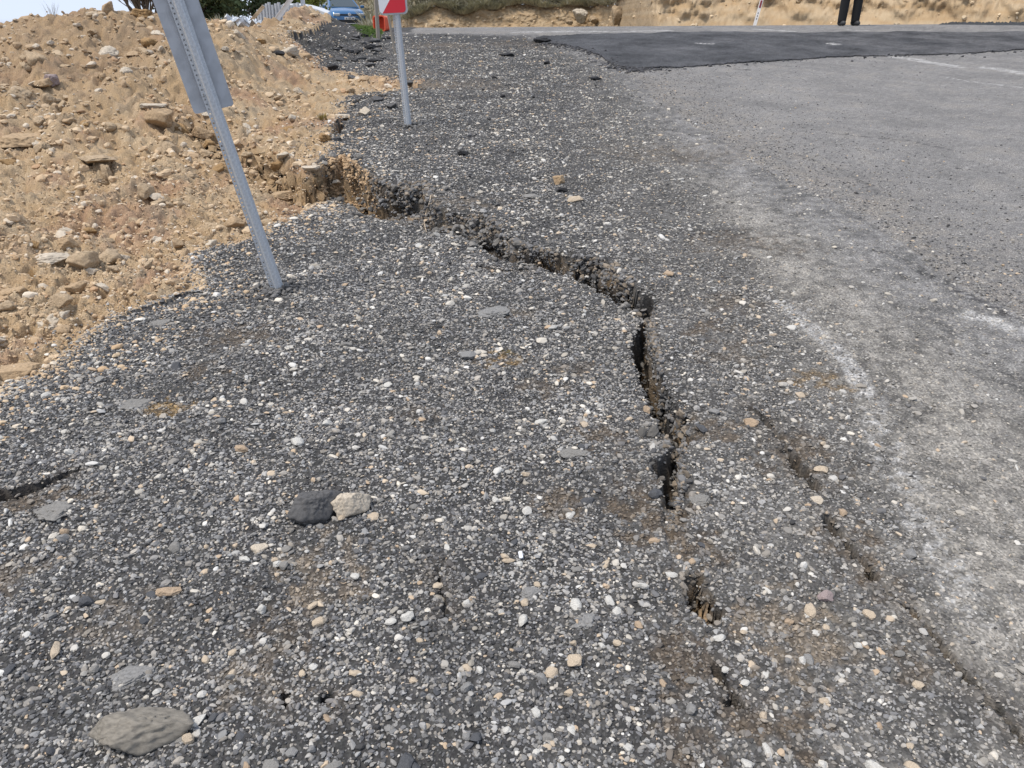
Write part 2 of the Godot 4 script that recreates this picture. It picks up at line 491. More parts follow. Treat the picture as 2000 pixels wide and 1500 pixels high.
func make_materials() -> void:
	var cell := FastNoiseLite.TYPE_CELLULAR
	var smp := FastNoiseLite.TYPE_SIMPLEX_SMOOTH
	# grit of the chip seal: each cell is a small chip
	var grit := noise_tex(1.0 / 9.0, cell, FastNoiseLite.RETURN_CELL_VALUE, [[0.0, grey(0.56)], [0.35, grey(0.68)], [0.6, grey(0.77)], [0.8, grey(0.86)], [0.93, grey(0.95)], [1.0, Color(1, 0.98, 0.94)]], 1024)
	var grit_n := noise_tex(1.0 / 9.0, cell, FastNoiseLite.RETURN_DISTANCE, [], 1024, 1, true, 5.0)
	var m := mat("shoulder", Color(1, 1, 1), 0.92)
	m.vertex_color_use_as_albedo = true
	m.albedo_texture = grit
	m.normal_enabled = true
	m.normal_texture = grit_n
	m.normal_scale = 0.8
	m.uv1_triplanar = true
	m.uv1_world_triplanar = true
	m.uv1_scale = Vector3(1.5, 1.5, 1.5)
	var fine := noise_tex(0.16, smp, 0, [[0.0, grey(0.62)], [0.3, grey(0.76)], [0.5, grey(0.84)], [0.7, grey(0.9)], [1.0, grey(1.0)]], 1024, 3)
	var fine_n := noise_tex(0.2, smp, 0, [], 1024, 3, true, 4.0, 8)
	m = mat("road", Color(1, 1, 1), 0.88)
	m.vertex_color_use_as_albedo = true
	m.albedo_texture = grit
	m.normal_enabled = true
	m.normal_texture = grit_n
	m.normal_scale = 0.35
	m.uv1_scale = Vector3(1.9, 1.9, 1)
	m = mat("new_asphalt", Color(1, 1, 1), 0.85)
	m.vertex_color_use_as_albedo = true
	m.albedo_texture = grit
	m.normal_enabled = true
	m.normal_texture = grit_n
	m.normal_scale = 0.4
	m.uv1_scale = Vector3(1.2, 1.2, 1)
	var soil := noise_tex(0.07, smp, 0, [[0.0, grey(0.55)], [0.3, grey(0.72)], [0.5, grey(0.84)], [0.7, grey(0.93)], [1.0, grey(1.0)]], 1024, 5, false, 1, 3)
	var soil_n := noise_tex(0.09, smp, 0, [], 1024, 5, true, 9.0, 4)
	m = mat("earth", Color(1, 1, 1), 0.97)
	m.vertex_color_use_as_albedo = true
	m.albedo_texture = soil
	m.normal_enabled = true
	m.normal_texture = soil_n
	m.normal_scale = 1.0
	m.uv1_triplanar = true
	m.uv1_world_triplanar = true
	m.uv1_scale = Vector3(1.4, 1.4, 1.4)
	# stones: their tint comes with each copy; a fine mottling lies over it
	var mott := noise_tex(0.035, smp, 0, [[0.0, grey(0.68)], [0.4, grey(0.85)], [0.6, grey(0.93)], [1.0, grey(1.0)]], 256, 4, false, 1, 12)
	m = mat("chip", Color(1, 1, 1), 0.85)
	m.vertex_color_use_as_albedo = true
	var tones := {"white": Color(0.62, 0.60, 0.55), "cream": Color(0.56, 0.46, 0.34), "tan": Color(0.46, 0.345, 0.235), "grey": Color(0.26, 0.255, 0.245), "dark": Color(0.085, 0.088, 0.095), "bluegrey": Color(0.25, 0.24, 0.222), "mauve": Color(0.34, 0.27, 0.26),
		"limestone": Color(0.60, 0.52, 0.41), "sand": Color(0.47, 0.335, 0.20), "ochre": Color(0.36, 0.225, 0.10), "dust": Color(0.46, 0.345, 0.22), "chunk": Color(0.115, 0.113, 0.113), "slab": Color(0.265, 0.24, 0.20), "tar": Color(0.02, 0.02, 0.022)}
	for k in tones:
		m = mat("stone_" + k, tones[k], 0.9)
		m.albedo_texture = mott
		m.normal_enabled = true
		m.normal_texture = soil_n
		m.normal_scale = 0.6
		m.uv1_triplanar = true
		m.uv1_scale = Vector3(0.6, 0.6, 0.6)
	# metal
	var zinc := noise_tex(0.03, smp, 0, [[0.0, grey(0.88)], [0.45, grey(0.94)], [0.6, grey(0.97)], [1.0, grey(1.0)]], 256, 4, false, 1, 21)
	m = mat("galvanised", Color(0.56, 0.59, 0.62), 0.55, 0.25)
	m.albedo_texture = zinc
	m.uv1_triplanar = true
	m.uv1_scale = Vector3(9, 9, 9)
	m = mat("sheet", Color(0.45, 0.475, 0.51), 0.5, 0.1)
	m.albedo_texture = zinc
	m.uv1_triplanar = true
	m.uv1_scale = Vector3(1.5, 1.5, 1.5)
	mat("bolt", Color(0.6, 0.62, 0.64), 0.35, 0.8)
	mat("sign_red", Color(0.62, 0.025, 0.045), 0.45)
	mat("sign_white", Color(0.74, 0.76, 0.80), 0.5)
	mat("stake", Color(0.27, 0.24, 0.20), 0.8)
	mat("post_white", Color(0.75, 0.72, 0.68), 0.6)
	mat("reflector", Color(0.22, 0.03, 0.04), 0.35)
	mat("ink", Color(0.04, 0.04, 0.05), 0.7)
	mat("orange_plastic", Color(0.70, 0.10, 0.045), 0.5)
	m = mat("car_paint", Color(0.02, 0.115, 0.27), 0.3, 0.3)
	m.clearcoat_enabled = true
	m.clearcoat = 0.9
	m.clearcoat_roughness = 0.06
	mat("glass_dark", Color(0.03, 0.045, 0.05), 0.06).metallic_specular = 0.8
	mat("black_plastic", Color(0.015, 0.016, 0.018), 0.6)
	mat("rubber", Color(0.02, 0.02, 0.021), 0.9)
	mat("chrome", Color(0.75, 0.76, 0.78), 0.2, 0.9)
	mat("lamp_glass", Color(0.5, 0.53, 0.56), 0.12, 0.3)
	mat("plate", Color(0.72, 0.73, 0.74), 0.5)
	mat("trousers", Color(0.009, 0.0095, 0.011), 0.95)
	mat("jacket", Color(0.03, 0.032, 0.04), 0.9)
	mat("shoe", Color(0.03, 0.031, 0.033), 0.6)
	mat("skin", Color(0.42, 0.25, 0.17), 0.6)
	mat("hair", Color(0.02, 0.015, 0.012), 0.7)
	mat("bark", Color(0.13, 0.105, 0.08), 0.95)
	for e in [["leaf_dark", Color(0.028, 0.05, 0.018)], ["leaf_light", Color(0.17, 0.20, 0.035)], ["scrub", Color(0.31, 0.295, 0.225)], ["dry_grass", Color(0.33, 0.26, 0.14)], ["green_grass", Color(0.10, 0.16, 0.035)], ["moss", Color(0.19, 0.14, 0.035)], ["twig", Color(0.16, 0.145, 0.12)]]:
		m = mat(e[0], e[1], 0.9)
		m.backlight_enabled = e[0] != "twig"
		m.backlight = Color(0.3, 0.3, 0.2)
		m.cull_mode = BaseMaterial3D.CULL_DISABLED

# ------------------------------------------------------------------ objects
func numbered(called: String) -> String:
	if not taken.has(called):
		taken[called] = 0
		return called
	taken[called] += 1
	return "%s_%03d" % [called, taken[called]]

func tag(o: Node3D, label: String, category: String, group := "") -> Node3D:
	o.set_meta("label", label)
	o.set_meta("category", category)
	if group != "": o.set_meta("group", group)
	return o

func thing(called: String, where: Vector3, label: String, category: String, group := "") -> Node3D:
	var o := Node3D.new()
	o.name = numbered(called)
	add_child(o)
	o.position = where
	return tag(o, label, category, group)

func put(called: String, mesh: Mesh, material: Material, parent: Node) -> MeshInstance3D:
	var o := MeshInstance3D.new()
	o.name = numbered(called) if parent == self else called
	o.mesh = mesh
	if material: o.material_override = material
	parent.add_child(o, true)
	return o

func structure(called: String, mesh: Mesh, material: Material) -> MeshInstance3D:
	var o := put(called, mesh, material, self)
	o.set_meta("kind", "structure")
	return o

func st_new() -> SurfaceTool:
	var st := SurfaceTool.new()
	st.begin(Mesh.PRIMITIVE_TRIANGLES)
	st.set_smooth_group(-1)
	return st

func quad(st: SurfaceTool, a: Vector3, b: Vector3, c: Vector3, d: Vector3) -> void:
	for p in [a, b, c, a, c, d]: st.add_vertex(p)

func done(st: SurfaceTool, smooth := false) -> ArrayMesh:
	if smooth: st.index()
	st.generate_normals()
	return st.commit()

func box_mesh(size: Vector3, bevel := 0.0) -> ArrayMesh:
	var st := st_new()
	add_box(st, Transform3D.IDENTITY, size, bevel)
	return done(st)

func add_box(st: SurfaceTool, tr: Transform3D, size: Vector3, bevel := 0.0) -> void:
	# chamfered box: convex hull of 24 corner points, face by face
	var h := size * 0.5
	var b := minf(bevel, minf(h.x, minf(h.y, h.z)) * 0.9)
	var ax := [Vector3.RIGHT, Vector3.UP, Vector3.BACK]
	for a in 3:
		var n: Vector3 = ax[a]
		var u: Vector3 = ax[(a + 1) % 3]
		var v: Vector3 = ax[(a + 2) % 3]
		for s in [1.0, -1.0]:
			var c: Vector3 = n * h[a] * s
			var hu: Vector3 = u * (h[(a + 1) % 3] - b)
			var hv: Vector3 = v * (h[(a + 2) % 3] - b)
			var q := [c - hu - hv, c - hu + hv, c + hu + hv, c + hu - hv]
			if s < 0: q.reverse()
			quad(st, tr * q[0], tr * q[1], tr * q[2], tr * q[3])
			if b > 0.0:   # the four chamfers of this face that no other face makes
				var bu: Vector3 = u * b
				var k := (a + 1) % 3
				for s2 in [1.0, -1.0]:
					var e0: Vector3 = n * h[a] * s + u * (h[k] - b) * s2
					var e1: Vector3 = n * (h[a] - b) * s + u * h[k] * s2
					var r := [e0 - hv, e0 + hv, e1 + hv, e1 - hv]
					if s * s2 < 0: r.reverse()
					quad(st, tr * r[0], tr * r[1], tr * r[2], tr * r[3])
	if b > 0.0:
		for sx in [1.0, -1.0]:
			for sy in [1.0, -1.0]:
				for sz in [1.0, -1.0]:
					var p := [Vector3(h.x * sx, (h.y - b) * sy, (h.z - b) * sz), Vector3((h.x - b) * sx, h.y * sy, (h.z - b) * sz), Vector3((h.x - b) * sx, (h.y - b) * sy, h.z * sz)]
					if sx * sy * sz > 0: p.reverse()
					for w in p: st.add_vertex(tr * w)

func extrude(poly: PackedVector2Array, depth: float) -> ArrayMesh:   # polygon in x, y, thick from z = 0 to -depth
	var st := st_new()
	var tri := Geometry2D.triangulate_polygon(poly)
	var cw := Geometry2D.is_polygon_clockwise(poly)
	for k in range(0, tri.size(), 3):
		var a := poly[tri[k]]
		var b := poly[tri[k + 1]]
		var c := poly[tri[k + 2]]
		if (b - a).cross(c - a) > 0:
			var t := b
			b = c
			c = t
		for p in [a, b, c]: st.add_vertex(Vector3(p.x, p.y, 0))
		for p in [a, c, b]: st.add_vertex(Vector3(p.x, p.y, -depth))
	var n := poly.size()
	for k in n:
		var a := poly[k]
		var b := poly[(k + 1) % n]
		if not cw:
			var t := a
			a = b
			b = t
		quad(st, Vector3(a.x, a.y, 0), Vector3(a.x, a.y, -depth), Vector3(b.x, b.y, -depth), Vector3(b.x, b.y, 0))
	return done(st)

func tube(st: SurfaceTool, a: Vector3, b: Vector3, ra: float, rb: float, sides := 6) -> void:
	var d := (b - a).normalized()
	var u := d.cross(Vector3(0.31, 0.2, 0.93)).normalized()
	var v := d.cross(u)
	for k in sides:
		var t0 := TAU * k / sides
		var t1 := TAU * (k + 1) / sides
		var p0 := u * cos(t0) + v * sin(t0)
		var p1 := u * cos(t1) + v * sin(t1)
		quad(st, a + p0 * ra, b + p0 * rb, b + p1 * rb, a + p1 * ra)

func round_rect(w: float, h: float, r: float) -> PackedVector2Array:   # y from 0 to h, x centred
	var out := PackedVector2Array()
	for c in [[w / 2 - r, h - r, 0], [-w / 2 + r, h - r, 1], [-w / 2 + r, r, 2], [w / 2 - r, r, 3]]:
		for k in 6:
			var a: float = (c[2] + k / 5.0) * PI / 2
			out.append(Vector2(c[0] + cos(a) * r, c[1] + sin(a) * r))
	return out

# ------------------------------------------------------------------ stones
var chip_meshes := []
var rock_meshes := []

func ico(levels: int) -> Array:
	var t := (1.0 + sqrt(5.0)) / 2.0
	var v: Array[Vector3] = []
	for e in [[-1, t, 0], [1, t, 0], [-1, -t, 0], [1, -t, 0], [0, -1, t], [0, 1, t], [0, -1, -t], [0, 1, -t], [t, 0, -1], [t, 0, 1], [-t, 0, -1], [-t, 0, 1]]: v.append(Vector3(e[0], e[1], e[2]).normalized())
	var f := [0, 11, 5, 0, 5, 1, 0, 1, 7, 0, 7, 10, 0, 10, 11, 1, 5, 9, 5, 11, 4, 11, 10, 2, 10, 7, 6, 7, 1, 8, 3, 9, 4, 3, 4, 2, 3, 2, 6, 3, 6, 8, 3, 8, 9, 4, 9, 5, 2, 4, 11, 6, 2, 10, 8, 6, 7, 9, 8, 1]
	for l in levels:
		var mid := {}
		var g := []
		for k in range(0, f.size(), 3):
			var m := []
			for e in 3:
				var a: int = f[k + e]
				var b: int = f[k + (e + 1) % 3]
				var key := mini(a, b) * 100000 + maxi(a, b)
				if not mid.has(key):
					mid[key] = v.size()
					v.append((v[a] + v[b]).normalized())
				m.append(mid[key])
			g.append_array([f[k], m[0], m[2], f[k + 1], m[1], m[0], f[k + 2], m[2], m[1], m[0], m[1], m[2]])
		f = g
	return [v, f]

func stone_mesh(levels: int, seed_: int, cuts: int, lump: float, sharp: bool, squash := Vector3.ONE) -> ArrayMesh:
	# a rough ball broken along random planes, unit radius
	var r := RandomNumberGenerator.new()
	r.seed = seed_
	var base := ico(levels)
	var v: Array = base[0]
	var planes := []
	for k in cuts:
		var n := Vector3(r.randfn(), r.randfn(), r.randfn()).normalized()
		planes.append([n, r.randf_range(0.42, 0.86)])
	var pts := PackedVector3Array()
	for n in v:
		var rad := 1.0
		for p in planes:
			var c: float = n.dot(p[0])
			if c > 0.05: rad = minf(rad, p[1] / c)
		rad += n_rock.get_noise_3d(n.x * 2.2 + seed_ * 3.7, n.y * 2.2, n.z * 2.2) * lump + n_rock.get_noise_3d(n.x * 7.0, n.y * 7.0 + seed_, n.z * 7.0) * lump * 0.4
		pts.append(n * rad * squash)
	var box := AABB(pts[0], Vector3.ZERO)
	for p in pts: box = box.expand(p)
	for k in pts.size(): pts[k] = (pts[k] - box.get_center()) / (box.size * 0.5) * 0.95
	var st := st_new()
	if not sharp: st.set_smooth_group(0)
	else: st.set_smooth_group(-1)
	var f: Array = base[1]
	for k in range(0, f.size(), 3):
		for e in [0, 2, 1]: st.add_vertex(pts[f[k + e]])
	if not sharp: st.index()
	st.generate_normals()
	return st.commit()

func make_stone_meshes() -> void:
	for k in 8: chip_meshes.append(stone_mesh(1, 20 + k, 12, 0.08, true))
	for k in 10: rock_meshes.append(stone_mesh(3, 60 + k, 11, 0.16, false))

# ------------------------------------------------------------------ terrain
func ground_color(x: float, f: float, h: float) -> Color:
	var c1 := n_col.get_noise_2d(x, f)
	var c2 := n_col.get_noise_2d(x * 4.0 + 50.0, f * 4.0)
	var c3 := n_col.get_noise_2d(x * 0.35 - 20.0, f * 0.35)
	var c: Color
	if e_zone == 3:
		c = Color(0.51, 0.355, 0.20).lerp(Color(0.60, 0.455, 0.29), clampf(0.5 + c1 * 1.2 + c2 * 0.6, 0, 1))
		c = c.lerp(Color(0.43, 0.255, 0.165), clampf(c3 * 1.6 + c2 * 0.5 - 0.15, 0, 0.6))
		c = c.lerp(Color(0.30, 0.24, 0.17), clampf(c1 * 1.4 - c2 * 0.8 - 0.3, 0, 0.7))
		var moist_and_shade := smoothstep(6.2, 7.6, f + c1 * 1.6) * smoothstep(-3.0, -3.7, x) * clampf(0.75 + c2 * 0.7 + c1 * 0.6, 0.2, 1.0)
		c = c.lerp(Color(0.37, 0.25, 0.145), moist_and_shade * 0.75)  # browner moist soil of the upper mound, plus its shade painted into the colour
		if e_void > 0.0: c = c.lerp(Color(0.51, 0.355, 0.20).lerp(Color(0.45, 0.315, 0.18), clampf(0.5 + c2, 0, 1)), e_void)
		return c
	if e_zone == 2:
		return Color(0.074, 0.075, 0.081).lerp(Color(0.105, 0.103, 0.106), smoothstep(2.0, 8.0, x + c3 * 4.0)) * (1.0 + c1 * 0.6 + c2 * 0.5 + c3 * 0.7 + rng.randf_range(-0.15, 0.15))
	if e_zone == 1:
		c = Color(0.30, 0.289, 0.277) * (1.0 + c3 * 0.22 + c1 * 0.12 + c2 * 0.12)
		# wheel-worn streaks run along the road, which bends away to the far side
		var along := x * 0.84 - f * 0.54
		var across := x * 0.54 + f * 0.84
		var streak := n_col.get_noise_2d(across * 0.8, along * 0.15)
		c *= (1.0 + streak * 0.12) * (1.0 + n_fine.get_noise_2d(x, f) * 0.22 + rng.randf_range(-0.10, 0.10))
		c = c.lerp(Color(0.36, 0.335, 0.30), clampf(c1 * 1.2 + c3 * 0.6 - 0.15, 0, 0.45))
		var margin := smoothstep(0.9, 0.0, sample(g_road, x, f))
		c = c.lerp(Color(0.30, 0.275, 0.245) * (1.0 + c2 * 0.5), margin * clampf(0.5 + c2 + c1, 0, 1))
		return c
	c = Color(0.078, 0.076, 0.074) * (1.0 + c1 * 0.4 + c2 * 0.3)
	var rim := smoothstep(-0.9, -0.1, sample(g_road, x, f))
	var band := exp(-pow((sample(g_dust, x, f) + c1 * 0.2 - 0.22) / 0.3, 2.0)) if f < 5.5 else 0.0
	if f < 2.2: band = maxf(band, 0.6)
	c = c.lerp(Color(0.31, 0.295, 0.27).lerp(Color(0.45, 0.422, 0.376), band).lerp(Color(0.33, 0.32, 0.31), rim) * (1.0 + c1 * 0.2 + c2 * 0.22), e_dust * clampf(0.8 + c2 * 0.55 + c1 * 0.4, 0.4, 1.0))
	if e_blotch > 0.0:
		var b := Color(0.135, 0.104, 0.074)
		if e_kind == 1: b = Color(0.24, 0.155, 0.06)
		elif e_kind == 2: b = Color(0.25, 0.20, 0.145)
		c = c.lerp(b * (1.0 + c2 * 0.6), e_blotch)
	if e_void > 0.0:
		var b := c.lerp(Color(0.45, 0.315, 0.18), clampf(0.3 + c1 * 2.0, 0, 1))
		if f > 4.9: b = b.lerp(Color(0.51, 0.355, 0.20).lerp(Color(0.45, 0.315, 0.18), clampf(0.5 + c2, 0, 1)), smoothstep(-0.85, -1.12, x + c2 * 0.25))
		c = c.lerp(b * (1.0 + c2 * 0.6), e_void)
	return c

func paint_on(x: float, f: float, c: Color) -> Color:   # worn white road paint that lies where the photograph shows it
	for l in lines:
		if not l[2].has_point(Vector2(x, f)): continue
		var best := 1e9
		for k in l[0].size() - 1: best = minf(best, seg_dist2(Vector2(x, f), l[0][k], l[0][k + 1]))
		best = sqrt(best)
		if best < l[1]:
			var wear: float = n_jag.get_noise_2d(x * 1.3 + 9.0, f * 1.3) * 0.9 + n_fine.get_noise_2d(x, f) * 0.5 + absf(l[3])
			c = c.lerp(Color(0.62, 0.61, 0.59) if l[3] > 0.0 else Color(0.075, 0.073, 0.072), clampf(wear * 1.6, 0.0, 1.0) * smoothstep(l[1], l[1] * 0.6, best))
	return c

var lines := []
func make_lines() -> void:
	for e in [[[[1525, 590], [1560, 622], [1620, 680], [1665, 730], [1690, 770]], 0.05, 0.55], [[[1895, 612], [1950, 630], [2030, 662]], 0.07, 0.45], [[[1700, 780], [1740, 900], [1820, 1060], [1900, 1200]], 0.07, 0.12],
			[[[1748, 111], [1800, 119], [1850, 127.5], [1872, 131]], 0.11, 0.42], [[[1925, 132], [1960, 137], [2010, 145]], 0.11, 0.38], [[[1850, 152], [1925, 163], [2000, 172]], 0.04, 0.2], [[[1010, 60.5], [1100, 58.5], [1200, 60], [1300, 58]], 0.16, 0.3], [[[1480, 55.5], [1545, 61.5]], 0.12, 0.4], [[[1660, 59], [1690, 61]], 0.1, 0.4],
			[[[1620, 88], [1635, 89.5], [1627, 91]], 0.07, 0.5], [[[1365, 87], [1388, 88]], 0.07, 0.5], [[[1625, 262], [1700, 268], [1780, 277], [1860, 292]], 0.03, -0.25], [[[1700, 480], [1800, 525], [1900, 580], [1990, 632]], 0.05, -0.2], [[[1440, 135], [1462, 136]], 0.05, -0.5], [[[1820, 315], [1880, 330], [1960, 338]], 0.02, -0.2], [[[1550, 300], [1640, 330], [1720, 380]], 0.025, -0.15]]:
		var pts := to_plan(e[0])
		var box := Rect2(pts[0], Vector2.ZERO)
		for p in pts: box = box.expand(p)
		lines.append([pts, e[1], box.grow(e[1]), e[2]])

func build_terrain() -> void:
	make_lines()
	var az := PackedFloat32Array()
	var a := -180.0
	while a < 180.0:
		az.append(deg_to_rad(a))
		var m := absf(a)
		a += 0.165 if m < 43.0 else (0.4 if m < 66.0 else 4.0)
	az.append(PI)
	var rad := PackedFloat32Array()
	var r := 0.32
	while r < 30.0:
		rad.append(r)
		r *= 1.0044 if r > 0.8 and r < 15.5 else 1.018
	rad.append(30.0)
	var nc := az.size()
	var nr := rad.size()
	var pos := PackedVector3Array()
	var col := PackedColorArray()
	var zone := PackedByteArray()
	pos.resize(nc * nr)
	col.resize(nc * nr)
	zone.resize(nc * nr)
	for j in nr:
		var m_near := rad[j] > 2.0 and rad[j] < 16.0
		for i in nc:
			var x := rad[j] * sin(az[i])
			var f := rad[j] * cos(az[i])
			var h := height(x, f)
			var o := j * nc + i
			var q := Vector3(x, h, -f)
			if e_void > 0.02 or e_zone == 3:   # walls are lumpy, not drawn straight down
				var amp := 0.05 * e_void + (0.012 if e_zone == 3 and m_near else 0.0)
				q += Vector3(n_wall.get_noise_3d(x, h * 2.5, f), 0.0, n_wall.get_noise_3d(x + 31.0, h * 2.5, f)) * amp + Vector3(n_wall.get_noise_3d(x * 2.6, h * 5.0, f * 2.6), 0.0, n_wall.get_noise_3d(x * 2.6 + 31.0, h * 5.0, f * 2.6)) * amp * 0.6
			q += Vector3(e_push.x, 0.0, -e_push.y)
			pos[o] = q
			zone[o] = e_zone
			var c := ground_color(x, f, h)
			if e_zone < 3: c = paint_on(x, f, c)
			c.a = 1.0
			col[o] = c
	var nrm := PackedVector3Array()
	nrm.resize(nc * nr)
	for j in nr:
		var j0 := maxi(j - 1, 0) * nc
		var j1 := mini(j + 1, nr - 1) * nc
		for i in nc:
			var i0 := maxi(i - 1, 0)
			var i1 := mini(i + 1, nc - 1)
			nrm[j * nc + i] = (pos[j * nc + i1] - pos[j * nc + i0]).cross(pos[j1 + i] - pos[j0 + i]).normalized()
	var names := ["shoulder", "road", "asphalt_patch", "earth"]
	var mats := ["shoulder", "road", "new_asphalt", "earth"]
	for z in [0, 1, 3]:
		var remap := PackedInt32Array()
		remap.resize(nc * nr)
		remap.fill(-1)
		var p2 := PackedVector3Array()
		var n2 := PackedVector3Array()
		var c2 := PackedColorArray()
		var u2 := PackedVector2Array()
		var idx := PackedInt32Array()
		for j in nr - 1:
			for i in nc - 1:
				var o := j * nc + i
				if zone[o] != z: continue
				var q := [o, o + 1, o + nc + 1, o + nc]
				var m := PackedInt32Array()
				for w in q:
					var hard: bool = zone[w] != z and (z > 1 or zone[w] > 1)
					if remap[w] < 0 or hard:
						remap[w] = p2.size()
						p2.append(pos[w])
						n2.append(nrm[w])
						c2.append(col[o] if hard else col[w])
						u2.append(Vector2(pos[w].x, pos[w].z))
					m.append(remap[w])
				idx.append_array([m[0], m[3], m[2], m[0], m[2], m[1]])
		var arr := []
		arr.resize(Mesh.ARRAY_MAX)
		arr[Mesh.ARRAY_VERTEX] = p2
		arr[Mesh.ARRAY_NORMAL] = n2
		arr[Mesh.ARRAY_COLOR] = c2
		arr[Mesh.ARRAY_TEX_UV] = u2
		arr[Mesh.ARRAY_INDEX] = idx
		var me := ArrayMesh.new()
		me.add_surface_from_arrays(Mesh.PRIMITIVE_TRIANGLES, arr)
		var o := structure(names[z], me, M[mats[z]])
		ground_nodes[z] = o
	var sheet := func(s: float, t: float) -> Vector3:   # fresh asphalt: its own layer between a near and a far edge
		var u := 1042.0 + 1300.0 * pow(s, 1.25)
		var near_q := edge_line(PATCH_NEAR, u)
		var far_q := edge_line(PATCH_FAR, u)
		var t2 := clampf((t - 0.03) / 0.94, 0.0, 1.0)
		var q := near_q.lerp(far_q, t2)
		var ragged := n_jag.get_noise_2d(q.x * 0.6, q.y * 0.6) * 0.05 * smoothstep(0.0, 0.08, s) + n_jag.get_noise_2d(q.x * 1.7, q.y * 1.7) * 0.06 * smoothstep(0.25, 0.0, s)
		q.y += ragged * (1.0 - t2)
		var y := height(q.x, q.y)
		if t < 0.001 or t > 0.999: return Vector3(q.x, y - 0.03, -q.y)
		return Vector3(q.x, y + 0.016 + n_mid.get_noise_2d(q.x, q.y) * 0.006 + 0.012 * n_jag.get_noise_2d(q.x, q.y) * smoothstep(0.2, 0.0, s), -q.y)
	var sheet_col := func(p: Vector3, t: float) -> Color:
		e_zone = 2
		e_void = 0.0
		return paint_on(p.x, -p.z, ground_color(p.x, -p.z, p.y))
	ground_nodes[2] = structure("asphalt_patch", land_grid(900, 60, sheet, sheet_col), M.new_asphalt)
	tag(ground_nodes[0], "cracked chip sealed road shoulder strewn with pale chippings", "shoulder")
	tag(ground_nodes[1], "smooth worn grey asphalt carriageway beside the gravelly shoulder", "road")
	tag(ground_nodes[2], "strip of fresh dark asphalt laid across the grey road", "road patch")
	tag(ground_nodes[3], "bare tan earth and rubble beyond the broken asphalt edge", "earth")

var ground_nodes := [null, null, null, null]
const PATCH_NEAR := [[1040, 80], [1062, 86], [1130, 95], [1172, 110], [1200, 128], [1236, 135.5], [1300, 134], [1480, 122], [1640, 112], [1850, 107], [2000, 99], [2360, 90]]
const PATCH_FAR := [[1040, 78], [1060, 73.5], [1130, 69.5], [1380, 62.5], [1560, 67], [1800, 66], [2100, 69], [2360, 70]]
func edge_line(line: Array, u: float) -> Vector2:
	for k in line.size() - 1:
		if u <= line[k + 1][0] or k == line.size() - 2:
			return pix(u, lerpf(line[k][1], line[k + 1][1], clampf((u - line[k][0]) / (line[k + 1][0] - line[k][0]), 0.0, 1.0)))
	return Vector2.ZERO

func ring(r0: float, r1: float, h0: float, h1: float) -> ArrayMesh:
	var st := st_new()
	for k in 96:
		var a0 := TAU * k / 96.0
		var a1 := TAU * (k + 1) / 96.0
		var d0 := Vector3(sin(a0), 0, -cos(a0))
		var d1 := Vector3(sin(a1), 0, -cos(a1))
		quad(st, d0 * r0 + Vector3.UP * h0, d0 * r1 + Vector3.UP * h1, d1 * r1 + Vector3.UP * h1, d1 * r0 + Vector3.UP * h0)
	return done(st)

# ------------------------------------------------------------------ the land round about
func bank_foot(u: float) -> float:
	return lerpf(lerpf(lerpf(68.0, 38.0, smoothstep(720.0, 810.0, u)), 25.0, smoothstep(1150.0, 1290.0, u)), 19.5, smoothstep(1290.0, 2100.0, u))

func bank_rise(u: float) -> float:   # height of the bare cut above the road
	var h := lerpf(0.95 + 0.25 * n_rock.get_noise_1d(u * 0.02), 4.2, smoothstep(1205.0, 1300.0, u))
	h *= lerpf(0.45, 1.0, smoothstep(790.0, 850.0, u) * (1.0 - 0.55 * exp(-pow((u - 905.0) / 22.0, 2.0)) * (1.0 if u < 1000.0 else 0.0)))
	return h

func land_grid(nu: int, nt: int, fn: Callable, colour: Callable) -> ArrayMesh:
	var pos := PackedVector3Array()
	var col := PackedColorArray()
	var uv := PackedVector2Array()
	var idx := PackedInt32Array()
	for j in nt:
		for i in nu:
			var p: Vector3 = fn.call(i / float(nu - 1), j / float(nt - 1))
			pos.append(p)
			col.append(colour.call(p, j / float(nt - 1)))
			uv.append(Vector2(p.x + p.y * 0.7, p.z + p.y * 0.7))
	var nrm := PackedVector3Array()
	for j in nt:
		for i in nu:
			var o := j * nu + i
			var du := pos[j * nu + mini(i + 1, nu - 1)] - pos[j * nu + maxi(i - 1, 0)]
			var dt := pos[mini(j + 1, nt - 1) * nu + i] - pos[maxi(j - 1, 0) * nu + i]
			nrm.append(du.cross(dt).normalized())
	for j in nt - 1:
		for i in nu - 1:
			var o := j * nu + i
			idx.append_array([o, o + nu, o + nu + 1, o, o + nu + 1, o + 1])
	var arr := []
	arr.resize(Mesh.ARRAY_MAX)
	arr[Mesh.ARRAY_VERTEX] = pos
	arr[Mesh.ARRAY_NORMAL] = nrm
	arr[Mesh.ARRAY_COLOR] = col
	arr[Mesh.ARRAY_TEX_UV] = uv
	arr[Mesh.ARRAY_INDEX] = idx
	var me := ArrayMesh.new()
	me.add_surface_from_arrays(Mesh.PRIMITIVE_TRIANGLES, arr)
	return me

func flat_at(u: float, f: float, y: float) -> Vector3:   # a place f metres ahead in the direction of that column, at height y
	var b := tan(deg_to_rad(PITCH)) * FPX   # column measured on the horizon
	var d := ray(u, 750.0 - b)
	return Vector3(d.x / d.z * f, y, -f)

